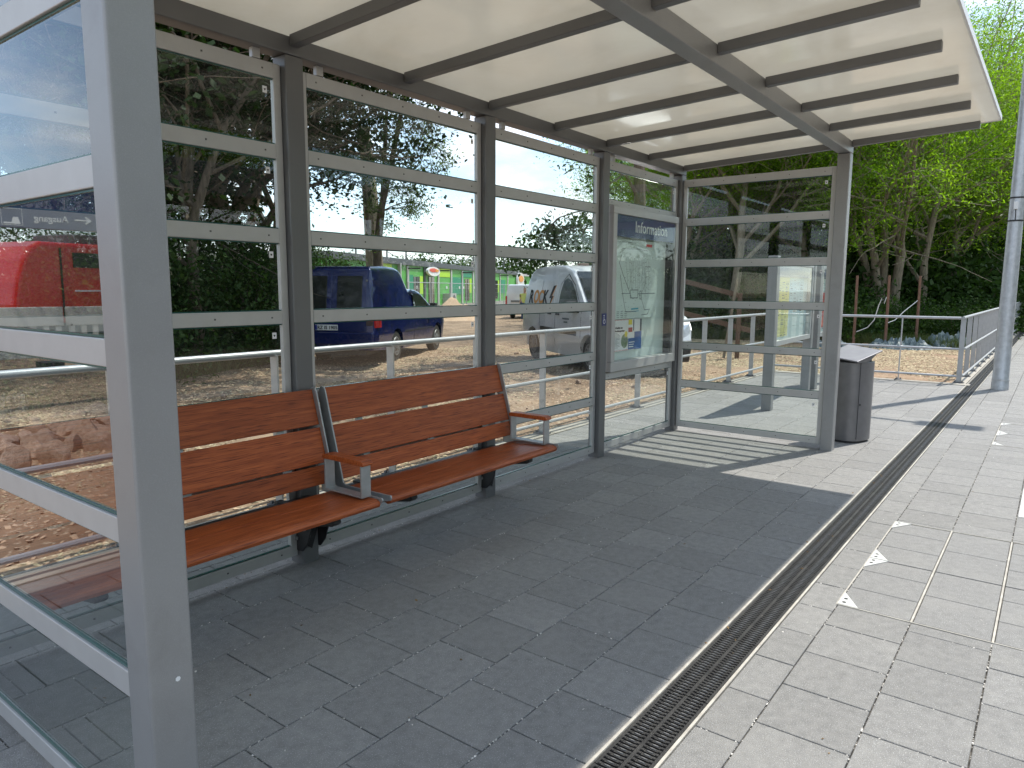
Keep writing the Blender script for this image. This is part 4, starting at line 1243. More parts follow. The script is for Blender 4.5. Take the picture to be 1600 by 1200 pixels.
# right-hand wheels face the camera; rear one stands at (11.11, 5.36)
ox2, oy2 = 11.11 + (-hy2) * 0.76, 5.36 + hx2 * 0.76
wv = thing('white_panel_van', 'white rounded panel van with orange and black lettering behind the information case', 'van', (ox2, oy2, -0.01), HK)
T2 = [(0.2, 0.80), (0.55, 0.845), (0.95, 0.83), (1.3, 0.775), (1.65, 0.70), (1.83, 0.62)]
def wf2(x, z):
    w = lerp_tab(T2, z)
    if x > 2.85: w -= 0.22 * ((x - 2.85) / 0.65) ** 2
    if x < -0.5: w -= 0.05 * ((-0.5 - x) / 0.2) ** 2 * 0.5
    return w
body = [(-0.60, 0.30), (-0.69, 0.36), (-0.70, 0.60), (-0.66, 0.64), (-0.655, 1.0), (-0.60, 1.45), (-0.50, 1.72), (-0.40, 1.80), (-0.1, 1.835), (0.7, 1.85), (1.15, 1.83), (1.55, 1.74), (1.85, 1.58), (2.15, 1.36), (2.45, 1.12),
        (2.80, 1.02), (3.12, 0.93), (3.30, 0.80), (3.36, 0.66), (3.42, 0.55), (3.42, 0.36), (3.34, 0.24), (2.7 + 0.37, 0.23)]
body += arch(2.7, 0.36, lo)[1:-1] + [(2.7 - 0.37, 0.22), (0.37, 0.22)] + arch(0, 0.36, lo)[1:-1] + [(-0.37, 0.26)]
body = body[::-1]
bm_obj(shell(body, wf2, 0.06, (0.45, 0.55, 0.75, 0.95, 1.1, 1.25, 1.4, 1.55, 1.7), (-0.45, 0.5, 1.2, 1.8, 2.3, 2.85, 3.0, 3.15, 3.3), lambda x, z: z < 0.68 and -0.5 < x < 3.25), 'body', 'white_paint', wv)
MB().box(-0.55, 3.2, -0.60, 0.60, 0.19, 0.62).build('underbody', 'black_plastic', wv)
bm_obj(shell([(3.05, 0.22), (3.36, 0.22), (3.45, 0.36), (3.45, 0.56), (3.38, 0.585), (3.10, 0.56)], lambda x, z: wf2(x, z) + 0.012, 0.03, (0.35, 0.5), (3.2, 3.3, 3.4)), 'front_bumper', 'black_plastic', wv)
for s_ in (-1, 1):
    wheel(wv, 0, s_ * 0.81, 0.31); wheel(wv, 2.7, s_ * 0.81, 0.31, turn=R(0))
    side_panel('side_window', [(1.28, 1.02), (2.26, 0.995), (2.16, 1.17), (1.95, 1.38), (1.72, 1.54), (1.50, 1.60), (1.36, 1.55), (1.30, 1.35)], wf2, s_, 'car_glass', wv)
    side_panel('panel_field', [(0.42, 1.05), (1.08, 1.05), (1.08, 1.55), (0.42, 1.58)], wf2, s_, 'white_paint', wv, 0.009)
    side_panel('panel_field', [(-0.48, 1.06), (0.32, 1.06), (0.32, 1.58), (0.0, 1.60), (-0.36, 1.50)], wf2, s_, 'white_paint', wv, 0.009)
    side_panel('trim_strip', [(0.46, 0.62), (2.20, 0.60), (2.20, 0.675), (0.46, 0.69)], wf2, s_, 'black_plastic', wv, 0.014)
    for gx in (0.375, 1.18, 2.36):
        side_panel('door_gap', [(gx, 0.36), (gx + 0.009, 0.36), (gx + 0.009, 1.02), (gx, 1.02)], wf2, s_, 'ink_black', wv, 0.0015)
    side_panel('door_gap', [(1.175, 1.02), (1.185, 1.02), (1.24, 1.5), (1.5, 1.68), (1.9, 1.48), (2.3, 1.1), (2.29, 1.09), (1.89, 1.465), (1.5, 1.665), (1.25, 1.49)], wf2, s_, 'ink_black', wv, 0.0015)
    side_panel('door_handle', [(1.26, 0.93), (1.42, 0.93), (1.42, 0.965), (1.26, 0.965)], wf2, s_, 'black_plastic', wv, 0.03, 0.012)
    side_panel('door_handle', [(0.86, 0.93), (1.02, 0.93), (1.02, 0.965), (0.86, 0.965)], wf2, s_, 'black_plastic', wv, 0.03, 0.012)
    side_panel('headlamp', [(3.02, 0.64), (3.27, 0.62), (3.30, 0.74), (3.12, 0.88), (3.0, 0.88)], wf2, s_, 'lamp_clear', wv, 0.01)
    MB().box(2.12, 2.26, s_ * 0.86 if s_ > 0 else -1.03, 1.03 if s_ > 0 else -0.86, 1.0, 1.19).build('mirror', 'black_plastic', wv, bevel=0.025)
    # front face lamps
    vs0 = [(3.40, s_ * 0.40, 0.62), (3.365, s_ * 0.70, 0.62), (3.30, s_ * 0.70, 0.84), (3.33, s_ * 0.42, 0.80)]
    vs1 = [(v[0] - 0.12, v[1], v[2]) for v in vs0]
    MB().add(vs0 + vs1, [(0, 1, 2, 3), (7, 6, 5, 4), (0, 4, 5, 1), (1, 5, 6, 2), (2, 6, 7, 3), (3, 7, 4, 0)]).build('headlamp', 'lamp_clear', wv, bevel=0.01)
gr = MB().box(3.375, 3.425, -0.38, 0.38, 0.60, 0.70).build('grille', 'ink_black', wv, bevel=0.006)
for z_ in (0.63, 0.665): MB().box(3.424, 3.432, -0.37, 0.37, z_, z_ + 0.012).build('grille_bar', 'hub', gr)
MB().box(3.452, 3.458, -0.26, 0.26, 0.40, 0.51).build('licence_plate', 'plate_white', wv)
vs = [(2.80, -0.66, 1.045), (2.80, 0.66, 1.045), (1.80, 0.58, 1.638), (1.80, -0.58, 1.638)]
# windscreen follows the nose line in three strips
ww = MB(); wp = [(2.44, 1.145), (2.15, 1.378), (1.85, 1.598), (1.62, 1.72)]
for (a, b) in zip(wp[:-1], wp[1:]):
    wa, wb = wf2(a[0], a[1]) - 0.07, wf2(b[0], b[1]) - 0.07
    ww.add([(a[0] + .008, -wa, a[1]), (a[0] + .008, wa, a[1]), (b[0] + .008, wb, b[1]), (b[0] + .008, -wb, b[1])], [(0, 1, 2, 3)])
ww.build('windscreen', 'car_glass', wv)
MB().lathe([(0.03, 0), (0.03, 0.02)], 8, (0.9, 0.1, 1.85)).build('roof_aerial', 'black_plastic', wv)
MB().box(0.45, 0.62, -0.08, 0.10, 1.855, 1.90).build('roof_vent', 'brown_box', wv, bevel=0.01)
yb = -(0.80 + 0.016)
def vl(ch, x, z, size, m_):
    tilt = (wf2(0, 1.40) - wf2(0, 1.05)) / 0.35
    lettering(ch, size, m_, wv, face_matrix((x, -(wf2(0, z) + 0.013), z), (1, 0, 0), (0, -tilt, 1)), 0.001, 0.012)
# the van faces -x in the picture's left-to-right sense, so the word runs from tail to nose
vl('R', -0.30, 1.13, 0.36, 'ink_black'); vl('O', -0.06, 1.13, 0.36, 'oval_orange'); vl('C', 0.22, 1.13, 0.36, 'oval_orange'); vl('K', 0.47, 1.13, 0.36, 'ink_black')
for (m_, dx, pts) in (('oval_orange', 0.02, 0), ('ink_black', 0.0, 0)):
    P_ = [(0.83 + dx, 1.06), (1.00 + dx, 1.27), (0.91 + dx, 1.27), (1.04 + dx, 1.47), (0.92 + dx, 1.46), (0.80 + dx, 1.23), (0.89 + dx, 1.23)]
    side_panel('lightning_bolt', P_, wf2, -1, m_, wv, 0.0125 if m_ == 'oval_orange' else 0.014)
for i, (x_, z_, w_) in enumerate(((1.55, 0.86, 0.3), (1.62, 0.80, 0.16))):
    side_panel('small_print', [(x_, z_), (x_ + w_, z_), (x_ + w_, z_ + 0.03), (x_, z_ + 0.03)], wf2, -1, 'map_ink', wv, 0.006)

# ---- far white van and a person in a hi-vis vest
fvn = thing('distant_white_van', 'distant white van parked near the green building, behind the lettered van', 'van', (33.0, 21.6, -0.33), R(20))
bodyf = [(-0.9, 0.3), (-0.95, 0.5), (-0.93, 1.5), (-0.85, 1.90), (-0.7, 1.95), (1.9, 1.97), (2.3, 1.9), (3.0, 1.2), (3.6, 1.0), (3.75, 0.6), (3.7, 0.3), (3.35, 0.25)] + arch(3.0, .36, .26)[1:-1] + [(2.6, .25), (.4, .25)] + arch(0, .36, .26)[1:-1] + [(-.4, .28)]
wff = lambda x, z: lerp_tab([(0.2, 0.88), (0.9, 0.93), (1.5, 0.88), (2.0, 0.78)], z)
bm_obj(shell(bodyf[::-1], wff, 0.06, (0.6, 1.0, 1.4, 1.7), (0.5, 1.9, 2.9)), 'body', 'white_paint', fvn)
for s_ in (-1, 1):
    wheel(fvn, 0, s_ * 0.87, 0.32); wheel(fvn, 3.0, s_ * 0.87, 0.32)
    side_panel('side_window', [(1.95, 1.15), (2.85, 1.15), (2.3, 1.75), (1.95, 1.75)], wff, s_, 'car_glass', fvn)
    MB().box(-0.97, -0.93, s_ * 0.84 if s_ > 0 else -0.92, 0.92 if s_ > 0 else -0.84, 0.8, 1.3).build('tail_lamp', 'tail_red', fvn)
MB().box(-0.975, -0.945, -0.6, 0.6, 0.95, 1.06).build('rear_trim', 'hub', fvn)


def person_figure(loc, rotz):
    t = thing('person', 'person in a pale yellow hi-vis vest and dark jeans standing by the distant white van', 'person', loc, rotz)
    def skin(verts, edges, rad, name, material, sub=2, par=t):
        me = bpy.data.meshes.new(name); me.from_pydata(verts, edges, [])
        me.materials.append(MATS[material])
        o = bpy.data.objects.new(name, me); COL.objects.link(o)
        m_ = o.modifiers.new('skin', 'SKIN'); m_.use_smooth_shade = True
        for i, r_ in enumerate(rad):
            me.skin_vertices[0].data[i].radius = (r_ if isinstance(r_, tuple) else (r_, r_)); me.skin_vertices[0].data[i].use_root = (i == 0)
        s_ = o.modifiers.new('sub', 'SUBSURF'); s_.levels = s_.render_levels = sub
        o.parent = par
        return o
    V = [(0, 0, 0.95), (0, 0, 1.15), (0, 0, 1.38), (0.0, 0, 1.50), (0.01, 0, 1.58), (0.01, 0, 1.68), (0.01, 0, 1.76),
         (0, 0.10, 0.88), (0.02, 0.12, 0.50), (-0.01, 0.13, 0.09), (0.13, 0.14, 0.04),
         (0, -0.10, 0.88), (0.03, -0.12, 0.50), (0.0, -0.13, 0.09), (0.14, -0.14, 0.04),
         (0, 0.19, 1.40), (-0.02, 0.24, 1.12), (0.08, 0.25, 0.88), (0.10, 0.25, 0.80),
         (0, -0.19, 1.40), (-0.02, -0.24, 1.12), (0.08, -0.25, 0.88), (0.10, -0.25, 0.80)]
    E_ = [(0, 1), (1, 2), (2, 3), (3, 4), (4, 5), (5, 6), (0, 7), (7, 8), (8, 9), (9, 10), (0, 11), (11, 12), (12, 13), (13, 14), (2, 15), (15, 16), (16, 17), (17, 18), (2, 19), (19, 20), (20, 21), (21, 22)]
    RA = [(0.13, 0.16), (0.11, 0.15), (0.12, 0.18), 0.055, 0.065, 0.085, 0.06, 0.09, 0.065, 0.045, 0.035, 0.09, 0.065, 0.045, 0.035, 0.06, 0.042, 0.032, 0.03, 0.06, 0.042, 0.032, 0.03]
    skin(V, E_, RA, 'body', 'skin')
    skin([V[0], V[7], V[8], (-0.01, 0.13, 0.10), V[11], V[12], (0, -0.13, 0.10)], [(0, 1), (1, 2), (2, 3), (0, 4), (4, 5), (5, 6)], [(0.15, 0.175), 0.105, 0.078, 0.062, 0.105, 0.078, 0.062], 'trousers', 'jeans')
    skin([(0, 0, 0.93), (0, 0, 1.15), (0, 0, 1.38), (0, 0, 1.47), (0, 0.20, 1.40), (-0.02, 0.24, 1.16), (0, -0.20, 1.40), (-0.02, -0.24, 1.16)],
         [(0, 1), (1, 2), (2, 3), (2, 4), (4, 5), (2, 6), (6, 7)], [(0.155, 0.19), (0.135, 0.175), (0.145, 0.2), 0.07, 0.075, 0.06, 0.075, 0.06], 'hi_vis_vest', 'hivis')
    skin([(-0.01, 0, 1.70), (-0.01, 0, 1.775)], [(0, 1)], [0.092, 0.075], 'hair', 'hair')
    return t


person_figure((29.9, 19.4, -0.33), R(200))

# ================================================================== BACKGROUND BUILDING
bd = thing('green_container_building', 'long green modular building with lime and teal panels and a dark flat roof edge', 'building', (28.19, 28.82, 0), R(24.7665))
MB().box(-6, 38.5, 0.0, 6.0, 0.16, 2.86).build('wall', 'green_panel', bd)
MB().box(-6, 38.6, -0.04, 6.0, -0.42, 0.158).build('plinth', 'concrete_grey', bd)
MB().box(-6.2, 38.8, -0.16, 6.2, 2.862, 3.22).build('roof_edge', 'fascia', bd)
def bp(name, u0, u1, z0, z1, m_, d=0.03, par=None):
    return MB().box(u0, u1, -d, -0.001, z0, z1).build(name, m_, par or bd)
bp('lime_panel', 0.7, 2.2, 2.35, 2.85, 'lime_panel')
for u_ in (3.3,): bp('downpipe', u_ - .08, u_ + .08, 0.18, 2.95, 'downpipe', 0.2)
for u_ in (4.9, 8.2, 11.2, 14.4, 17.4, 20.75, 24.0, 27.2, 30.8, 34.2): bp('joint_column', u_ - .17, u_ + .17, 0.17, 2.82, 'downpipe' if abs(u_ - 8.2) > .5 else 'fascia', 0.07)
for (a, b) in ((5.15, 5.95), (17.6, 17.9), (14.65, 17.2), (31.3, 33.2)): bp('teal_panel', a, b, 0.95 if b < 17 else 0.9, 2.25, 'teal_panel')
bp('teal_panel', 17.6, 20.3, 2.30, 2.84, 'teal_panel')
bp('lime_panel', 11.5, 14.1, 2.22, 2.84, 'lime_panel'); bp('lime_panel', 24.3, 26.8, 2.22, 2.84, 'lime_panel')
for (a, b) in ((7.22, 7.85), (19.65, 20.25), (29.9, 30.4)): bp('lime_strip', a, b, 1.0, 2.2, 'lime_panel')
for (a, b, z0) in ((5.98, 7.18, 1.0), (18.3, 19.6, 0.4), (22.0, 23.0, 1.0), (28.8, 29.8, 0.4)):
    w_ = bp('window', a, b, z0, 2.15, 'window_dark', 0.04); bp('mullion', (a + b) / 2 - .04, (a + b) / 2 + .04, z0, 2.15, 'fascia', 0.06, w_)
d_ = bp('door', 9.05, 10.25, 0.17, 2.18, 'window_dark', 0.05); bp('door_frame', 9.62, 9.68, 0.17, 2.18, 'downpipe', 0.07, d_)
for u_ in (4.95, 11.25, 17.45, 30.85):
    l_ = MB().box(u_ - 0.08, u_ + 0.08, -0.9, -0.07, 2.62, 2.70).build('wall_lamp', 'black_plastic', bd)
for u_ in (6.6, 13.2, 16.6, 17.8, 21.2, 27.6): bp('notice', u_ - .14, u_ + .14, 1.35, 1.55, 'sign_white', 0.05)
ac = bp('air_conditioner', 12.4, 13.9, 0.25, 1.0, 'downpipe', 0.6)
MB().lathe([(0.28, -0.62), (0.28, -0.605)], 16, (13.3, 0, 0.62), 'y').build('fan_grille', 'fascia', ac)
for (u_, sc_) in ((9.35, 1.0),):
    o = MB().lathe([(0.5, -0.30), (0.5, -0.12)], 28, (0, 0, 0), 'y').build('oval_sign', 'sign_white', None)
    o.scale = (2.6, 1, 0.64); o.parent = bd; o.location = (u_, -0.05, 2.55)
    e_ = MB().lathe([(0.5, -0.33), (0.5, -0.301)], 24, (0, 0, 0), 'y').build('red_emblem', 'oval_red', o); e_.scale = (0.66, 1, 0.42); e_.location = (-0.06, 0, 0.14)
    e_ = MB().lathe([(0.5, -0.335), (0.5, -0.305)], 24, (0, 0, 0), 'y').build('orange_emblem', 'oval_orange', o); e_.scale = (0.30, 1, 0.30); e_.location = (0.22, 0, 0.12)
bd2 = thing('green_side_building', 'lower green building with an oval sign in front, beyond the lettered white van', 'building', (66, 45.5, 0), R(15))
MB().box(-3, 12, 0, 5, -0.42, 2.75).build('wall', 'green_panel', bd2)
MB().box(-3.2, 12.2, -0.2, 5.2, 2.752, 3.0).build('roof_edge', 'downpipe', bd2)
for u_ in (3.2, 5.6): MB().lathe([(0.5, -0.2), (0.5, -0.05)], 16, (u_, 0, 1.8), 'y').build('white_panel', 'sign_white', bd2)
vs_ = thing('oval_sign', 'oval cream sign with an orange mark standing before the lower green building', 'sign', (47.6, 33.0, -0.32), R(20))
MB().tube([(0, 0, 0), (0, 0, 3.2)], 0.06, 8).build('post', 'downpipe', vs_)
o = MB().lathe([(0.5, -0.1), (0.5, 0.05)], 24, (0, 0, 0), 'y').build('sign_face', 'plate_white', vs_); o.location = (0, -0.12, 2.35); o.scale = (1.9, 1, 1.3)
e_ = MB().lathe([(0.5, -0.13), (0.5, -0.101)], 24, (0, 0, 0), 'y').build('orange_emblem', 'oval_orange', o); e_.scale = (0.7, 1, 0.4); e_.location = (0, 0, 0.12)

# sand pile
def heap(name, loc, r, h, material, seed, label, cat, nx=26, rough=0.25, flat=1.0):
    vs, fs = [], []
    rr = random.Random(seed)
    for i in range(nx + 1):
        for j in range(nx + 1):
            u, v = (i / nx * 2 - 1), (j / nx * 2 - 1)
            d_ = min(1, math.hypot(u, v))
            z = max(0, (1 - d_ ** flat)) * h
            z *= 1 + rough * noise.noise(Vector((u * 3 + seed, v * 3, seed))) * 2
            z += h * rough * 0.35 * noise.noise(Vector((u * 9, v * 9, seed))) * (1 - d_)
            if material == 'tarp': z += h * (0.5 * (1 - abs(noise.noise(Vector((u * 5 + v * 2, v * 7, seed + 4)))) * 3) * (1 - d_ ** 3) + 0.16 * noise.noise(Vector((u * 19, v * 19, seed))))
            vs.append((u * r, v * r, z - 0.03))
    for i in range(nx):
        for j in range(nx):
            a = i * (nx + 1) + j; fs.append((a, a + nx + 1, a + nx + 2, a + 1))
    o = MB().add(vs, fs).build(name, material, None, smooth=True, loc=loc)
    return tag(o, label, cat)


heap('sand_pile', (29.6, 23.9, -0.33), 2.1, 1.15, 'sand', 2, 'heap of sand on the dirt in front of the green building', 'heap')

# temporary mesh fence in front of the building
def site_fence(p0, ang, n, label):
    for k in range(n):
        t = thing('site_fence_panel', ['first', 'second', 'third', 'fourth', 'fifth', 'sixth', 'seventh'][k] + ' ' + label, 'fence', (p0[0] + math.cos(ang) * k * 3.5, p0[1] + math.sin(ang) * k * 3.5, -0.32), ang, 'temporary wire fence panels before the green building')
        fr = MB().tube([(0.05, 0, 0), (0.05, 0, 2.0)], 0.022, 6).tube([(3.43, 0, 0), (3.43, 0, 2.0)], 0.022, 6).tube([(0.05, 0, 2.0), (3.43, 0, 2.0)], 0.022, 6).tube([(0.05, 0, 0.25), (3.43, 0, 0.25)], 0.022, 6)
        fr.build('frame', 'galv', t)
        ws_ = MB()
        for i in range(1, 12): ws_.box(0.05 + i * 0.28, 0.056 + i * 0.28, -0.003, 0.003, 0.25, 2.0)
        for i in range(1, 6): ws_.box(0.05, 3.43, -0.003, 0.003, 0.25 + i * 0.29, 0.256 + i * 0.29)
        tag(ws_.build('wires', 'galv', t), kind='stuff')
        MB().box(-0.1, 0.2, -0.35, 0.35, -0.05, 0.1).build('foot', 'concrete_grey', t)


site_fence((24.5, 22.6), R(24.8), 7, 'temporary wire fence panel from the left before the green building')

# overhead line masts
for k, (px_, py_, h_) in enumerate(((62.0, 70.0, 8.2), (66.0, 68.5, 7.6), (70.5, 69.5, 7.4), (79.0, 64.5, 8.6), (88.0, 66.0, 7.6), (95.0, 56.0, 8.8), (104.0, 60.0, 9.0))):
    o = thing('line_mast', ['first', 'second', 'third', 'fourth', 'fifth', 'sixth', 'seventh'][k] + ' slim overhead line mast from the left behind the green building', 'mast', (px_, py_, -0.4), R(20), 'overhead line masts on the horizon')
    MB().tube([(0, 0, 0), (0, 0, h_)], 0.13, 6).build('pole', 'post_dark', o)
    MB().tube([(0, 0, h_ - 1.0), (2.6, 0, h_ - 1.6)], 0.05, 5).build('bracket', 'post_dark', o)

# ================================================================== THINGS ON THE DIRT
def rock_mesh(seed, name='rock'):
    bm = bmesh.new(); bmesh.ops.create_icosphere(bm, subdivisions=3, radius=0.5)
    rr = random.Random(seed)
    pl_ = [(Vector((rr.gauss(0, 1), rr.gauss(0, 1), rr.gauss(0, 1))).normalized(), rr.uniform(0.26, 0.42)) for _ in range(11)]
    for v in bm.verts:
        for n_, d_ in pl_:
            e = v.co.dot(n_) - d_
            if e > 0: v.co -= n_ * e
        v.co += v.co.normalized() * 0.03 * noise.noise(v.co * 5 + Vector((seed, 0, 0)))
    me = bpy.data.meshes.new(name); bm.to_mesh(me); bm.free(); me.materials.append(MATS['stone'])
    me.shade_smooth(); me.set_sharp_from_angle(angle=R(24))
    return me


rocks = [rock_mesh(s_) for s_ in (1, 5, 9, 14)]
rr = random.Random(8)
labels_r = 'sandstone rubble block in the loose heap on the dirt left of the shelter'
placed = []
for k in range(95):
    for _ in range(40):
        x_, y_ = rr.uniform(-3.6, -0.7), rr.uniform(3.3, 5.3)
        s_ = rr.uniform(0.14, 0.36)
        if all(math.hypot(x_ - a, y_ - b) > (s_ + c_) * 0.40 for a, b, c_ in placed): break
    else: continue
    placed.append((x_, y_, s_))
    o = link('rock', rocks[k % 4], None, 0, (x_, y_, s_ * 0.22 - 0.02)); o.scale = (s_ * rr.uniform(.9, 1.3), s_ * rr.uniform(.8, 1.1), s_ * rr.uniform(.6, .95))
    o.rotation_euler = (rr.uniform(-.4, .4), rr.uniform(-.4, .4), rr.uniform(0, 6.28))
    tag(o, labels_r, 'rock', 'sandstone rubble by the shelter')
lab2 = 'small stone lying loose on the open dirt'
for k in range(26):
    x_, y_ = rr.uniform(-2, 12), rr.uniform(1.4, 7)
    s_ = rr.uniform(0.05, 0.13)
    o = link('stone', rocks[k % 4], None, 0, (x_, y_, 0.0)); o.scale = (s_, s_ * .8, s_ * .6); o.rotation_euler[2] = rr.uniform(0, 6)
    tag(o, lab2, 'stone', 'loose stones on the dirt')

# low retaining wall of old blocks in front of the bushes
bw = thing('low_block_wall', 'low old stone kerb wall at the foot of the bushes on the left', 'wall', (0.2, 4.1, 0), math.atan2(3.9, 4.0))
x_ = 0.0; rr = random.Random(2)
while x_ < 7.2:
    l_ = rr.uniform(0.34, 0.52)
    MB().box(x_ + 0.006, x_ + l_ - 0.006, 0 + rr.uniform(-.02, .02), 0.30, -0.1, 0.22 + rr.uniform(-.015, .015)).build('block', 'wall_block', bw, bevel=0.018)
    x_ += l_

# pale wood chips
def chip_field(n, x0, x1, y0, y1, thr, seed):
    P_ = []
    xs = rs.uniform(x0, x1, n); ys = rs.uniform(y0, y1, n)
    for a, b in zip(xs, ys):
        if 0.5 + 0.6 * noise.noise(Vector((a * 0.55, b * 0.8, seed))) + 0.3 * noise.noise(Vector((a * 2.2, b * 2.6, seed))) > thr + rs.uniform(-.12, .12):
            P_.append((a, b))
    P_ = np.array(P_)
    z = ground_z(P_[:, 0], P_[:, 1])
    am = 0.05 if y0 > 0.9 else 0.03
    nz = np.array([am * (noise.noise(Vector((a * .7, b * .7, 1))) * .9 + noise.noise(Vector((a * 2.6, b * 2.6, 7))) * .45 + noise.noise(Vector((a * 7.5, b * 7.5, 3))) * .22) for a, b in P_])
    m_ = smoothstep(0, 0.6, P_[:, 1] - 0.97) if y0 > 0.9 else np.minimum(smoothstep(0, 0.6, P_[:, 1] + 1.78), smoothstep(0, 0.6, P_[:, 0] - 11.9))
    z = np.where(m_ < 1, -0.025 * (1 - m_) + (z + nz) * m_, z + nz)
    return np.column_stack([P_, z])


scatter_flakes('wood_chips', chip_field(52000, -5, 13, 1.0, 8.6, 0.50, 3), 0.021, 'chips', zoff=0.006, aspect=0.35, tilt=0.4)
scatter_flakes('wood_chips', chip_field(42000, 11.95, 21, -1.75, 7.0, 0.42, 5), 0.026, 'chips', zoff=0.006, aspect=0.35, tilt=0.5)
scatter_flakes('dirt_crumbs', chip_field(30000, -6, 14, 1.0, 9, 0.45, 9), 0.016, 'sand', zoff=0.004, aspect=0.8, tilt=0.5)

# ================================================================== VEGETATION
def leaf_cloud(C, n_per, spread, size, seed, aspect=0.5, flat=0.55, droop=0.0, vert_squash=0.7):
    r_ = np.random.RandomState(seed)
    n = len(C) * n_per
    base = np.repeat(C, n_per, 0) + r_.normal(0, 1, (n, 3)) * np.array([spread, spread, spread * vert_squash])
    nrm = r_.normal(0, 1, (n, 3)); nrm[:, 2] = np.abs(nrm[:, 2]) + flat; nrm /= np.linalg.norm(nrm, axis=1)[:, None]
    t = r_.normal(0, 1, (n, 3)); t[:, 2] -= droop
    t -= nrm * np.sum(t * nrm, 1)[:, None]; t /= np.linalg.norm(t, axis=1)[:, None]
    b = np.cross(nrm, t)
    s_ = size * r_.uniform(0.55, 1.35, n)[:, None]
    V = np.stack([base - t * s_ * 0.5, base + b * s_ * aspect * 0.5 - t * s_ * 0.05, base + t * s_ * 0.5 - nrm * s_ * 0.1, base - b * s_ * aspect * 0.5 - t * s_ * 0.05], 1).reshape(-1, 3)
    i = np.arange(n) * 4
    return V, np.stack([i, i + 1, i + 2, i + 3], 1)


def grow(rng, p, d, ln, rad, lvl, maxl, tubes, twigs, up=0.15, kids=(4, 3, 3), wob=0.22, taper=0.6):
    n = 6 if lvl == 0 else 4
    pts = [p.copy()]; rr_ = [rad]; dd = d.copy(); ds = [d.copy()]
    for i in range(n):
        dd = (dd + Vector((rng.gauss(0, wob), rng.gauss(0, wob), rng.gauss(0, wob) * .6 + up)) * 0.55).normalized()
        pts.append(pts[-1] + dd * ln / n); rr_.append(rad * (1 - (1 - taper * 0.75) * (i + 1) / n)); ds.append(dd.copy())
    tubes.append((pts, rr_, lvl))
    if lvl >= maxl:
        for q in pts[1:]: twigs.append(q)
        return
    if lvl >= maxl - 1:
        for q in pts[2:]: twigs.append(q)
    k = kids[min(lvl, len(kids) - 1)]
    for j in range(k):
        f = 0.35 + 0.65 * (j + rng.random() * 0.6) / k
        i = min(n - 1, int(f * n)); q = pts[i].lerp(pts[i + 1], f * n - i if f * n - i < 1 else 0.9)
        az = rng.uniform(0, 2 * math.pi); tilt = rng.uniform(0.6, 1.15)
        ax = ds[i]; a_ = ax.orthogonal().normalized(); b_ = ax.cross(a_)
        nd = (ax * math.cos(tilt) + (a_ * math.cos(az) + b_ * math.sin(az)) * math.sin(tilt)).normalized()
        grow(rng, q, nd, ln * rng.uniform(0.5, 0.72), rr_[i] * 0.55, lvl + 1, maxl, tubes, twigs, up * 0.8, kids, wob, taper)
    grow(rng, pts[-1], ds[-1], ln * 0.62, rr_[-1] * 0.9, lvl + 1, maxl, tubes, twigs, up, kids, wob, taper)


def make_tree(name, label, cat, group, loc, seed, trunk_len, rad, stems, leafm, barkm, maxl=3, kids=(5, 4, 3), leaf=(6, 0.22, 0.11, 0.5), up=0.12, first=0.0, lean=(0, 0), droop=0.0, flat=0.5, wob=0.22, keep=None):
    rng = random.Random(seed)
    t = thing(name, label, cat, loc, 0, group)
    tubes, twigs = [], []
    for s_ in range(stems):
        d0 = Vector((lean[0] + (rng.gauss(0, 0.14) if stems > 1 else 0), lean[1] + (rng.gauss(0, 0.14) if stems > 1 else 0), 1)).normalized()
        p0 = Vector((rng.uniform(-.12, .12), rng.uniform(-.12, .12), -0.15)) if stems > 1 else Vector((0, 0, -0.15))
        grow(rng, p0, d0, trunk_len * rng.uniform(.9, 1.1), rad * rng.uniform(.8, 1.1), 0, maxl, tubes, twigs, up, kids, wob)
    tk, br = MB(), MB()
    for pts, rr_, lvl in tubes:
        if lvl >= 3: tk.tube(pts, rr_, 3, False)
        elif lvl == 2: tk.tube(pts, rr_, 4, False)
        else: tk.tube(pts, rr_, 10 if lvl == 0 else 6, lvl == 0)
    o = tk.build('trunk', barkm, t, smooth=True)
    C = np.array([[q.x, q.y, q.z] for q in twigs])
    C = C[C[:, 2] > first]
    if keep is not None: C = C[keep(C)]
    V, F = leaf_cloud(C, leaf[0], leaf[1], leaf[2], seed, leaf[3], flat, droop)
    link('crown', mesh_np('crown', V, F, leafm), t)
    return t, len(F)


NL = 0
# tall dark broadleaf trees left, seen from below through the glass
ta, n_ = make_tree('broadleaf_tree', 'tall dark broadleaf tree with two slender stems behind the nearest full glass bay', 'tree', 'dark broadleaf trees behind the shelter', (5.44, 8.44, 0), 21, 5.2, 0.105, 2, 'leaf_dark', 'bark', 3, (7, 4, 4), (13, 0.25, 0.105, 0.62), 0.08, 1.9); NL += n_
tb, n_ = make_tree('broadleaf_tree', 'thick dark trunked broadleaf tree further behind the nearest full glass bay', 'tree', 'dark broadleaf trees behind the shelter', (7.9, 10.9, 0), 33, 5.6, 0.22, 1, 'leaf_dark', 'bark', 3, (9, 5, 4), (15, 0.30, 0.115, 0.62), 0.05, 1.9); NL += n_
dup(ta, (3.45, 8.35, 0), 2.1, 'slender dark broadleaf tree at the far left, its trunk left of the big front post')
dup(tb, (4.0, 10.6, 0), 1.2, 'pale lit broadleaf trunk at the left beside two thinner ones', 0.9)
dup(ta, (4.75, 11.4, 0), 4.0, 'thin broadleaf tree right of the pale trunk at the left', 1.05)
dup(tb, (10.6, 13.6, 0), 3.0, 'broadleaf tree with its crown edge above the blue car', 1.0)
dup(tb, (6.4, 14.4, 0), 5.0, 'broadleaf tree in the second row behind the two slender stems', 1.1)
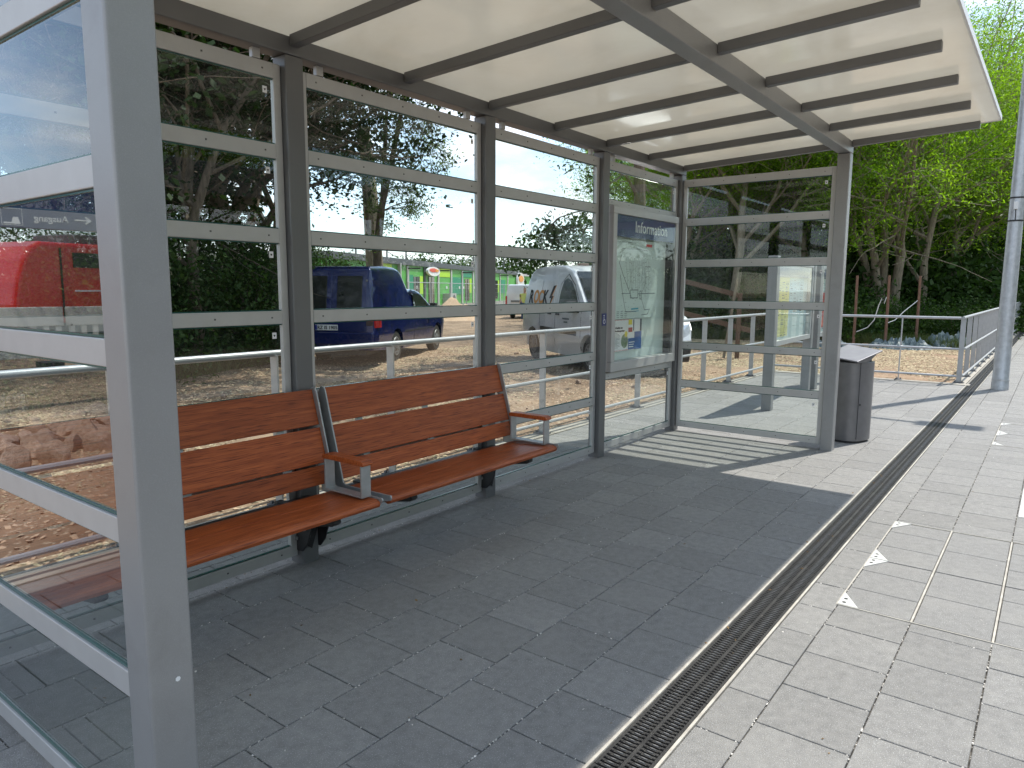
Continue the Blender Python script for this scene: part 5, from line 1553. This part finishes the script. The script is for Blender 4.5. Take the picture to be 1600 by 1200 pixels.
dup(tb, (2.0, 12.6, 0), 0.4, 'broadleaf tree at the extreme left behind the low wall', 1.05)
dup(tb, (12.0, 18.0, 0), 2.2, 'broadleaf tree in the back row behind the blue car', 1.0)

# robinia trees: thin stems and light feathery leaves
def spray_tree(name, label, cat, group, loc, stems, clusters, rad, leafm, barkm, seed, per=90, spread=0.20, size=0.10, aspect=0.28, droop=0.7):
    """stems: world paths with radii; a curved limb runs from the nearest stem point below to each leaf cluster"""
    t = thing(name, label, cat, loc, 0, group)
    L_ = Vector(loc); rng = random.Random(seed)
    mb = MB(); nodes = []
    for path, r0 in stems:
        P_ = [Vector(p) - L_ for p in path]
        mb.tube(P_, [r0 * (1 - 0.75 * i / (len(P_) - 1)) for i in range(len(P_))], 9)
        for a, b in zip(P_[:-1], P_[1:]):
            for k in range(5): nodes.append(a.lerp(b, k / 5))
    C = []
    for c in clusters:
        c = Vector(c) - L_
        cand = [n_ for n_ in nodes if n_.z < c.z + 0.2 or n_.z > 2.2]
        base = min(cand, key=lambda n_: (n_ - c).length + 1.2 * max(0, n_.z - c.z))
        mid = base.lerp(c, 0.5) + Vector((rng.gauss(0, .05), rng.gauss(0, .05), 0.12 * (c - base).length))
        dln = (c - base).length
        mb.tube([base, base.lerp(mid, .5) + Vector((0, 0, .02)), mid, mid.lerp(c, .6), c], [0.010 + 0.008 * dln, 0.008 + 0.005 * dln, 0.012, 0.008, 0.004], 5, False)
        nodes.append(mid.copy())
        for k in range(4):
            f = 0.45 + 0.55 * k / 3
            q = mid.lerp(c, f) if k else mid.lerp(c, .3)
            C.append((q.x + rng.gauss(0, .05), q.y + rng.gauss(0, .05), q.z + rng.gauss(0, .04)))
            e = q + Vector((rng.gauss(0, .22), rng.gauss(0, .22), rng.gauss(-.06, .14)))
            mb.tube([q, e], [0.005, 0.002], 3, False); C.append(tuple(e))
    mb.build('trunk', barkm, t, smooth=True)
    V, F = leaf_cloud(np.array(C), per // 8, spread * 0.6, size, seed, aspect, 0.3, droop)
    link('crown', mesh_np('crown', V, F, leafm), t)
    return t


CL1 = [(12.81, 11.03, 5.66), (13.16, 10.69, 5.44), (13.5, 10.33, 5.05), (13.73, 10.09, 4.82), (13.27, 10.58, 4.72), (13.03, 10.82, 4.22), (12.79, 11.05, 3.89), (13.14, 10.7, 3.9), (13.38, 10.47, 3.58), (12.56, 11.27, 4.69), (12.69, 11.15, 5.18), (13.61, 10.21, 4.49), (13.2, 10.65, 3.49), (12.96, 10.88, 3.4), (12.4, 11.42, 3.39), (12.26, 11.54, 2.48), (12.6, 11.23, 3.15), (12.93, 10.92, 5.91), (13.22, 10.63, 5.84), (12.45, 11.37, 5.48), (13.04, 10.81, 5.11), (13.35, 10.49, 5.18), (12.37, 11.44, 4.2), (12.24, 11.56, 3.71), (13.41, 10.43, 5.45)]
_q = random.Random(3)
CL1 = [(x_ + _q.gauss(0, .12) + dd, y_ + _q.gauss(0, .12) + dd * 1.1, z_ + _q.gauss(0, .08)) for x_, y_, z_ in CL1 for dd in (-0.25, 0.3)]
CL1 += [(12.8 + _q.gauss(0, .7), 11.2 + _q.gauss(0, .7), _q.uniform(6.2, 8.6)) for _ in range(40)]
rb = spray_tree('robinia_tree', 'thin forked robinia with feathery pale leaves standing against the sky beside the blue car', 'tree', 'robinia trees', (12.41, 11.41, 0),
    [([(12.42, 11.43, -0.2), (12.41, 11.41, 0.89), (12.4, 11.42, 1.98), (12.41, 11.41, 2.56), (12.48, 11.34, 3.39), (12.63, 11.21, 4.21), (12.76, 11.08, 5.02), (12.91, 10.94, 5.99), (13.06, 10.79, 6.94), (13.1, 10.8, 8.2)], 0.135),
     ([(12.41, 11.41, 2.3), (12.51, 11.32, 3.39), (12.56, 11.27, 4.53), (12.61, 11.23, 5.49), (12.66, 11.18, 6.45), (12.5, 11.3, 8.0)], 0.085),
     ([(12.41, 11.41, 2.0), (12.25, 11.6, 3.0), (12.2, 11.65, 4.2), (12.3, 11.5, 5.6)], 0.06)], CL1, 0.1, 'leaf_feather', 'bark', 5, 104, 0.21, 0.105)
MB().tube([(0, 0, -0.3), (0.1, 0.1, 2.2), (0.05, 0.2, 4.6), (-0.1, 0.3, 7.0)], [0.36, 0.31, 0.27, 0.2], 12).build('broadleaf_trunk', 'bark_pale')
bt = [o for o in COL.objects if o.name == 'broadleaf_trunk'][0]
bt.location = (16.7, 16.3, -0.1); bt.name = 'dead_trunk'
tag(bt, 'thick pale bare trunk rising behind the roof of the blue car', 'tree trunk')

F1, n_ = make_tree('forest_tree', 'bright green robinia in the wood behind the far end of the shelter', 'tree', 'robinia wood beyond the woodchip ground', (23.2, 7.6, -0.3), 41, 6.2, 0.21, 1, 'leaf_robinia', 'bark_pale', 3, (8, 5, 4), (30, 0.27, 0.118, 0.30), 0.09, 3.0, (0.0, 0.0), 0.5, 0.45); NL += n_
F2, n_ = make_tree('forest_tree', 'multi stemmed robinia with leaning pale trunks in the middle of the wood', 'tree', 'robinia wood beyond the woodchip ground', (25.9, 1.7, -0.3), 52, 5.8, 0.17, 4, 'leaf_robinia', 'bark_pale', 3, (5, 4, 3), (30, 0.27, 0.118, 0.30), 0.08, 2.9, (-0.02, 0.05), 0.5, 0.45, 0.26); NL += n_
F3, n_ = make_tree('forest_tree', 'tall robinia with a straight trunk at the front of the wood', 'tree', 'robinia wood beyond the woodchip ground', (21.9, 5.5, -0.3), 63, 6.8, 0.20, 1, 'leaf_robinia', 'bark_pale', 3, (9, 5, 4), (30, 0.27, 0.118, 0.30), 0.10, 3.4, (0.02, -0.05), 0.5, 0.45); NL += n_
wood = [(F3, 25.0, 3.7, 1.0, 1.0), (F1, 28.2, 1.0, 2.6, .95), (F1, 28.2, 8.6, 4.4, 1.0), (F2, 27.4, 6.9, 1.4, 1.0), (F3, 30.5, 6.0, 2.2, 1.1), (F1, 31.0, -0.1, .4, 1.0), (F2, 35.0, 1.2, 3.3, 1.1),
        (F3, 38.5, 3.5, 5.3, 1.15), (F1, 40.0, -0.2, 1.9, 1.1), (F2, 46.0, 1.0, 0.2, 1.2), (F3, 33.0, 10.5, 2.9, 1.15), (F1, 37.0, 13.0, 3.8, 1.0), (F3, 53.0, -0.2, 1.0, 1.2), (F1, 60.0, 2.5, 5.0, 1.3), (F2, 36.0, 7.0, 4.7, 1.15), (F1, 45, 7, .7, 1.2), (F2, 68, 0.2, 1.7, 1.3), (F1, 80, 1.5, 1.0, 1.4)]
wl_names = ['tall robinia in the wood just left of the leaning stems', 'robinia right of the leaning stems in the wood', 'robinia at the left back of the wood', 'robinia at the left edge of the wood', 'robinia in the second row behind the straight trunk',
            'robinia at the right front of the wood by the railing', 'robinia beside the railing beyond the leaning stems', 'robinia deep in the middle of the wood', 'robinia overhanging the long railing at the right', 'robinia far along the railing',
            'robinia deep in the left of the wood', 'robinia at the far left back of the wood', 'robinia far down the railing at the picture edge', 'very distant robinia over the end of the railing', 'robinia in the third row of the wood', 'robinia behind the others in the dark of the wood', 'farthest but one robinia by the tracks', 'farthest robinia by the tracks']
for (src, x_, y_, rz_, sc_), nm in zip(wood, wl_names): dup(src, (x_, y_, -0.3), rz_, nm, sc_)
# a robinia whose drooping branches hang into the sky gap over the white van
CL2 = [(10.0, 4.7, 2.27), (10.13, 4.51, 2.33), (10.26, 4.32, 2.38), (10.38, 4.13, 2.44), (10.48, 3.98, 2.33), (10.32, 4.22, 2.16), (10.1, 4.56, 2.1), (9.96, 4.74, 1.98), (10.2, 4.41, 1.95), (10.45, 4.03, 2.04), (10.05, 4.62, 1.85), (10.32, 4.22, 1.89), (10.54, 3.88, 2.16), (9.91, 4.81, 2.15), (10.53, 3.89, 2.55), (10.43, 4.05, 2.61), (10.58, 3.81, 3.77), (10.57, 3.83, 3.53), (10.6, 3.77, 3.28), (9.79, 4.98, 1.93)]
CL2 = [(-0.72 + (x_ + 0.72) * 1.17 + _q.gauss(0, .06), -3.0 + (y_ + 3.0) * 1.17 + _q.gauss(0, .06), 1.4 + (z_ - 1.4) * 1.17) for x_, y_, z_ in CL2]
hi = []
while len(hi) < 150:
    u_, v_, w_ = _q.uniform(-1, 1), _q.uniform(-1, 1), _q.uniform(-1, 1)
    if u_ * u_ + v_ * v_ + w_ * w_ < 1: hi.append((10.8 + 3.8 * u_, 4.2 + 3.4 * v_, 8.2 + 1.7 * w_))
rh = spray_tree('drooping_tree', 'tree behind the information case with leafy branches drooping over the white van', 'tree', None, (13.6, 4.35, 0),
    [([(13.62, 4.35, -0.2), (13.6, 4.35, 2.0), (13.5, 4.4, 4.2), (13.0, 4.4, 6.2), (12.2, 4.3, 7.4), (11.0, 4.2, 8.2)], 0.17),
     ([(13.55, 4.38, 3.3), (13.1, 4.5, 3.8), (12.6, 4.7, 3.5), (12.2, 4.9, 2.9)], 0.05)], CL2 + hi, 0.1, 'leaf_bush', 'bark', 9, 110, 0.26, 0.12, 0.5)
crown_hi = rh

# bushes
def make_bush(name, label, group, loc, seed, r_, h, n, size, leafm='leaf_bush'):
    t = thing(name, label, 'bush', loc, 0, group)
    rng = random.Random(seed); q = np.random.RandomState(seed)
    st = MB()
    for _ in range(9):
        a = rng.uniform(0, 6.28); e = Vector((math.cos(a) * r_ * rng.uniform(.2, .7), math.sin(a) * r_ * rng.uniform(.2, .7), h * rng.uniform(.6, .95)))
        st.tube([(0.1 * math.cos(a), 0.1 * math.sin(a), -0.1), (e.x * .4, e.y * .4, e.z * .5), e], [0.025, 0.016, 0.006], 4, False)
    st.build('stem', 'bark', t)
    cl = []
    for _ in range(70):
        a = q.uniform(0, 6.28); rr_ = r_ * math.sqrt(q.uniform(0.05, 1)); z = q.uniform(0.05, 1) * h * (1 - 0.45 * (rr_ / r_) ** 2)
        cl.append((math.cos(a) * rr_, math.sin(a) * rr_, z))
    V, F = leaf_cloud(np.array(cl), n // 70, 0.26 * r_ / 1.2, size, seed, 0.55, 0.3)
    V[:, 2] = np.maximum(V[:, 2], 0.0)
    link('foliage', mesh_np('foliage', V, F, leafm), t)
    return t


BA = make_bush('bush', 'dark green bush in the hedge behind the shelter, below the two slender stems', 'bushes under the trees', (5.9, 9.2, 0), 3, 1.5, 2.7, 11000, 0.085)
BB = make_bush('bush', 'low leafy bush at the foot of the wood behind the railing', 'bushes under the trees', (21.8, 2.6, -0.3), 8, 1.6, 1.6, 9000, 0.12)
rr = random.Random(12)
hedge = [(4.1, 8.3, 1.0), (2.9, 7.3, .8), (1.6, 6.6, .55), (7.4, 9.9, 1.0), (8.6, 11.2, .95), (3.2, 9.6, .8), (10.6, 12.8, 1.0), (6.8, 11.6, 1.15), (12.6, 14.6, 1.0), (5.0, 11.5, 1.1), (14.5, 16.5, 1.0), (9.2, 13.6, 1.1)]
for k, (x_, y_, s_) in enumerate(hedge): dup(BA, (x_, y_, -0.03), rr.uniform(0, 6), 'dark green bush of the dense hedge growing under the trees at the left', (s_, s_, s_ * rr.uniform(.85, 1.15)))
fb = [(22.6, 4.4, 1.0), (22.9, 6.6, 1.1), (24.2, 0.9, .7), (24.6, -0.6, .7), (23.4, 8.8, 1.1), (27.5, -0.4, .9), (30, -0.6, 1.2), (25.6, 3.3, 1.1), (25.5, 5.2, 1.7), (29.5, 3.4, 2.0), (31.5, 1.8, 2.0), (25, 9.4, 1.3), (26.5, 7.6, 1.9), (23.4, 10.0, 1.0), (32, 0.3, 1.8),
      (35.5, -0.5, 1.7), (40, -0.4, 1.9), (45, 0.2, 2.1), (30, 5, 2.6), (33.5, 3, 2.6), (29, 9, 2.4), (38, 1.6, 2.6), (52, 0.2, 2.4), (60, 0.6, 2.6), (29, 11.5, 1.6), (33, 13, 2.6), (38, 8, 3.2), (48, 4, 3.4), (70, 1.5, 3.2), (85, 2.5, 3.6)]
for k, (x_, y_, s_) in enumerate(fb): dup(BB, (x_, y_, -0.32), rr.uniform(0, 6), 'leafy understorey bush in the shade of the robinia wood', (s_, s_, s_ * rr.uniform(.9, 1.3)))
# distant bushes beyond the green building
for k, (x_, y_, s_) in enumerate(((78, 76, 3.6), (83, 74, 4.2), (92, 72, 4.6), (99, 71, 3.4), (66, 76, 3.4), (118, 66, 4.4), (125, 64, 3.6), (104, 62, 3.0), (133, 58, 4.0), (70, 80, 3.2))):
    dup(BB, (x_, y_, -0.4), rr.uniform(0, 6), 'distant round green treetop beyond the green building roof', (s_, s_, s_ * 1.0))['category'] = 'tree'

# grass and weeds at the foot of the hedge
def grass_patch(name, pts, h, n, seed):
    q = np.random.RandomState(seed); P_ = []
    for _ in range(n):
        a, b = pts[q.randint(len(pts) - 1)], None
        i = q.randint(len(pts) - 1); u = q.rand(); w = q.uniform(-1, 1) * pts[i][2]
        x_ = pts[i][0] + (pts[i + 1][0] - pts[i][0]) * u; y_ = pts[i][1] + (pts[i + 1][1] - pts[i][1]) * u
        dx, dy = pts[i + 1][0] - pts[i][0], pts[i + 1][1] - pts[i][1]; L_ = math.hypot(dx, dy)
        P_.append((x_ - dy / L_ * w, y_ + dx / L_ * w))
    P_ = np.array(P_); z = ground_z(P_[:, 0], P_[:, 1])
    ang = q.uniform(0, 6.28, n); hh = h * q.uniform(.4, 1.3, n); wd = 0.006 + 0.006 * q.rand(n)
    ln_ = q.normal(0, .35, (n, 2)) * hh[:, None]
    a = np.stack([P_[:, 0] - np.cos(ang) * wd, P_[:, 1] - np.sin(ang) * wd, z], 1)
    b = np.stack([P_[:, 0] + np.cos(ang) * wd, P_[:, 1] + np.sin(ang) * wd, z], 1)
    c = np.stack([P_[:, 0] + ln_[:, 0], P_[:, 1] + ln_[:, 1], z + hh], 1)
    V = np.stack([a, b, c], 1).reshape(-1, 3); i = np.arange(n) * 3
    o = link(name, mesh_np(name, V, np.stack([i, i + 1, i + 2], 1), 'leaf_grass')); return tag(o, kind='stuff')


grass_patch('grass', [(0.0, 4.9, .5), (2.0, 6.6, .6), (4.2, 8.1, .6), (7.0, 9.2, .6), (9.0, 10.6, .7), (12, 13, 1.0)], 0.30, 26000, 4)
grass_patch('grass', [(21.0, -1.4, .7), (21.3, 2.0, .8), (21.4, 5.5, .8), (21.0, 9.0, 1.0)], 0.32, 14000, 6)

# stakes with a strand of tape, tarpaulins, planks by the wood
st_pos = [(19.84, 1.25), (19.98, 0.52), (21.07, -0.03)]
for k, (x_, y_) in enumerate(st_pos):
    o = MB().tube([(0, 0, -0.2), (0.01, 0, 1.0), (0.0, 0.01, 2.02)], [0.038, 0.035, 0.032], 8).build('wooden_stake', 'stake', None, loc=(x_, y_, -0.25))
    tag(o, ['left reddish wooden stake before the wood', 'middle reddish wooden stake, with pale tape knotted near its top', 'right thin wooden stake before the wood'][k], 'stake')
def tape_line(pts, label):
    o = MB().tube(pts, 0.012, 5).build('barrier_tape', 'tape'); return tag(o, label, 'tape')
tape_line([(19.85, 1.2, 0.30), (19.9, 0.95, 0.42), (19.9, 0.80, 0.62), (19.93, 0.72, 1.0), (19.93, 0.66, 1.18), (19.95, 0.60, 1.05), (19.97, 0.56, 1.22)], 'pale strand of tape sagging from the middle stake to the left')
tape_line([(20.0, 0.50, 0.55), (20.3, 0.38, 0.62), (20.6, 0.22, 0.85), (20.9, 0.05, 1.05), (21.05, 0.0, 1.12)], 'pale strand of tape sagging between the middle and right stakes')
heap('tarpaulin', (18.9, 1.7, -0.27), 0.75, 0.26, 'tarp', 3, 'crumpled grey green tarpaulin on the ground below the left stake', 'tarpaulin', 44, 0.42, 3.0)
heap('tarpaulin', (19.9, 0.15, -0.27), 1.0, 0.30, 'tarp', 7, 'crumpled grey green tarpaulin between the middle and right stakes', 'tarpaulin', 44, 0.42, 3.0)
heap('tarpaulin', (21.0, -0.75, -0.27), 0.8, 0.36, 'tarp', 12, 'crumpled grey green tarpaulin right of the stakes by the railing corner', 'tarpaulin', 44, 0.42, 3.0)
bfn = thing('broken_fence', 'remains of a brown board fence with two slanting boards behind the white van nose', 'fence', (0, 0, 0))
def board(p, q, h, t_, name, m_='plank'):
    p, q = Vector(p), Vector(q); d_ = (q - p).normalized(); sd = d_.cross(Vector((0, 0, 1))).normalized(); up_ = sd.cross(d_).normalized()
    vs = [a + sd * x * t_ / 2 + up_ * y * h / 2 for a in (p, q) for x, y in ((-1, -1), (1, -1), (1, 1), (-1, 1))]
    return MB().add(vs, [(0, 1, 2, 3), (7, 6, 5, 4), (0, 4, 5, 1), (1, 5, 6, 2), (2, 6, 7, 3), (3, 7, 4, 0)]).build(name, m_, bfn, bevel=0.003)
board((13.30, 3.60, 1.66), (13.89, 2.17, 1.26), 0.10, 0.03, 'board')
board((13.20, 3.75, 1.05), (14.0, 1.98, 0.55), 0.10, 0.03, 'board')
for p, q in (((13.36, 3.42, -0.1), (13.38, 3.40, 1.75)), ((13.86, 2.22, -0.1), (13.84, 2.20, 1.32))): board(p, q, 0.07, 0.07, 'post')
board((13.60, 2.40, 0.0), (13.70, 2.22, 1.62), 0.05, 0.05, 'leaning_pole', 'bark_pale')
# ================================================================== WHAT THE GLASS MIRRORS (stands left of and opposite the shelter)
# direction sign over the platform end
sg = thing('direction_sign', 'dark blue hanging exit sign with white lettering and pictograms, mirrored in the near glass', 'sign', (0, 0, 0))
MB().box(0, 3.0, -0.04, 0.04, 2.02, 2.52).build('panel', 'sign_blue', sg, bevel=0.004)
for x_ in (0.3, 2.7): MB().tube([(x_, 0, 2.5), (x_, 0, 3.4)], 0.03, 8).tube([(x_, 0, 0), (x_, 0, 2.02)], 0.035, 8).build('support', 'galv', sg)
sg.location = (-3.70, 5.74, 0); sg.rotation_euler[2] = R(8)
lettering('Ausgang', 0.098, 'sign_white', sg, face_matrix((0.93, -0.042, 2.10), (1, 0, 0), (0, 0, 1)), 0.001, 0.001)
for q in (1.36, 1.58):
    pm_ = MB()
    pm_.box(q, q + 0.19, -0.044, -0.041, 2.045, 2.049).box(q, q + 0.19, -0.044, -0.041, 2.215, 2.219).box(q, q + 0.004, -0.044, -0.041, 2.049, 2.215).box(q + 0.186, q + 0.19, -0.044, -0.041, 2.049, 2.215)
    pm_.build('pictogram_frame', 'sign_white', sg)
    MB().prism([(q + 0.02, 2.06), (q + 0.17, 2.06), (q + 0.17, 2.075), (q + 0.10, 2.075), (q + 0.085, 2.13), (q + 0.04, 2.13)], -0.044, -0.041, 'y').build('pictogram', 'sign_white', sg)
MB().prism([(0.70, 2.135), (0.755, 2.18), (0.768, 2.167), (0.738, 2.142), (0.87, 2.142), (0.87, 2.128), (0.738, 2.128), (0.768, 2.103), (0.755, 2.09)], -0.044, -0.041, 'y').build('arrow', 'sign_white', sg)
# red regional train
tr = thing('red_train', 'red train standing behind the white barrier, mirrored in the near glass', 'train', (-6.35, 20.9, 0), R(165))
TP = [(0.0, 0.35), (-0.03, 0.9), (0.08, 1.5), (0.30, 2.15), (0.52, 2.5), (0.85, 2.66), (14.0, 2.62), (14.0, 0.35)]
MB().prism(TP, -1.4, 1.4, 'y').build('body', 'train_red', tr, bevel=0.12, seg=3)
for k in range(5): MB().box(1.75 + k * 1.9, 3.3 + k * 1.9, -1.42, 1.42, 1.95, 2.38).build('window', 'car_glass', tr)
MB().box(0.5, 13.9, -1.2, 1.2, -0.3, 0.34).build('underframe', 'train_grey', tr)
MB().box(2.2, 13.8, -0.9, 0.9, 2.665, 2.95).build('roof_unit', 'train_grey', tr, bevel=0.03)
for q_ in (1.35, 6.9, 11.0): MB().box(q_, q_ + 0.05, -1.425, 1.425, 0.5, 2.5).build('door_gap', 'ink_black', tr)
MB().box(1.75, 14.0, -1.43, 1.43, 0.75, 0.80).box(1.75, 14.0, -1.43, 1.43, 1.25, 1.30).build('stripe', 'sign_white', tr)
# white barrier
bf = thing('white_barrier', 'white slotted construction barrier before the red train, mirrored in the near glass', 'barrier', (-8.6, 10.6, 0), R(4))
for k in range(5):
    x0 = k * 1.35
    fr = MB().box(x0, x0 + 1.3, -0.04, 0.04, 0.72, 1.05).build('board', 'barrier', bf, bevel=0.01)
    MB().box(x0, x0 + 1.3, -0.03, 0.03, 0.18, 0.30).build('bottom_board', 'barrier', bf, bevel=0.01)
    for j in range(7): MB().box(x0 + 0.04 + j * 0.19, x0 + 0.12 + j * 0.19, -0.03, 0.03, 0.302, 0.718).build('slat', 'barrier', bf)
    MB().box(x0 + 0.1, x0 + 0.4, -0.25, 0.25, -0.02, 0.10).build('foot', 'black_plastic', bf)
for k, (x_, y_, s_) in enumerate(((-5.0, 27, 2.6), (-9.0, 28, 2.9), (-13.5, 28.5, 2.7), (-18, 28, 3.0))):
    dup(BA, (x_, y_, -0.3), k * 1.7, ['first', 'second', 'third', 'fourth'][k] + ' tall dark shrub from the train nose in the row behind the red train', s_ * 0.62)
# opposite platform canopy mirrored in the back glass
oc = thing('opposite_canopy', 'long grey canopy over the opposite platform, mirrored in the back glass', 'canopy', (4.0, -16.0, 0))
MB().box(0, 12.6, -1.6, 1.6, 3.75, 4.55).build('roof', 'canopy_grey', oc, bevel=0.03)
for k in range(4): MB().box(k * 4.1 + 0.1, k * 4.1 + 0.3, -0.1, 0.1, -0.4, 3.749).build('column', 'canopy_grey', oc)
for k, (x_, y_, s_) in enumerate(((-6, -24, 1.1), (1, -21, 1.0), (7, -23, 1.15), (13, -21.5, 1.0), (19, -23, 1.1), (25, -21, 1.0), (32, -23, 1.2), (40, -20, 1.2), (50, -21, 1.3))):
    dup(F1 if k % 2 else F3, (x_, y_, -0.4), k * 1.3, ['first', 'second', 'third', 'fourth', 'fifth', 'sixth', 'seventh', 'eighth', 'ninth'][k] + ' robinia from the left in the row beyond the tracks opposite', s_)
    dup(BB, (x_ + 2.5, y_ + 3, -0.4), k * 1.9, ['first', 'second', 'third', 'fourth', 'fifth', 'sixth', 'seventh', 'eighth', 'ninth'][k] + ' bush from the left in the row beyond the tracks', 2.4)
print('leaf quads', NL)
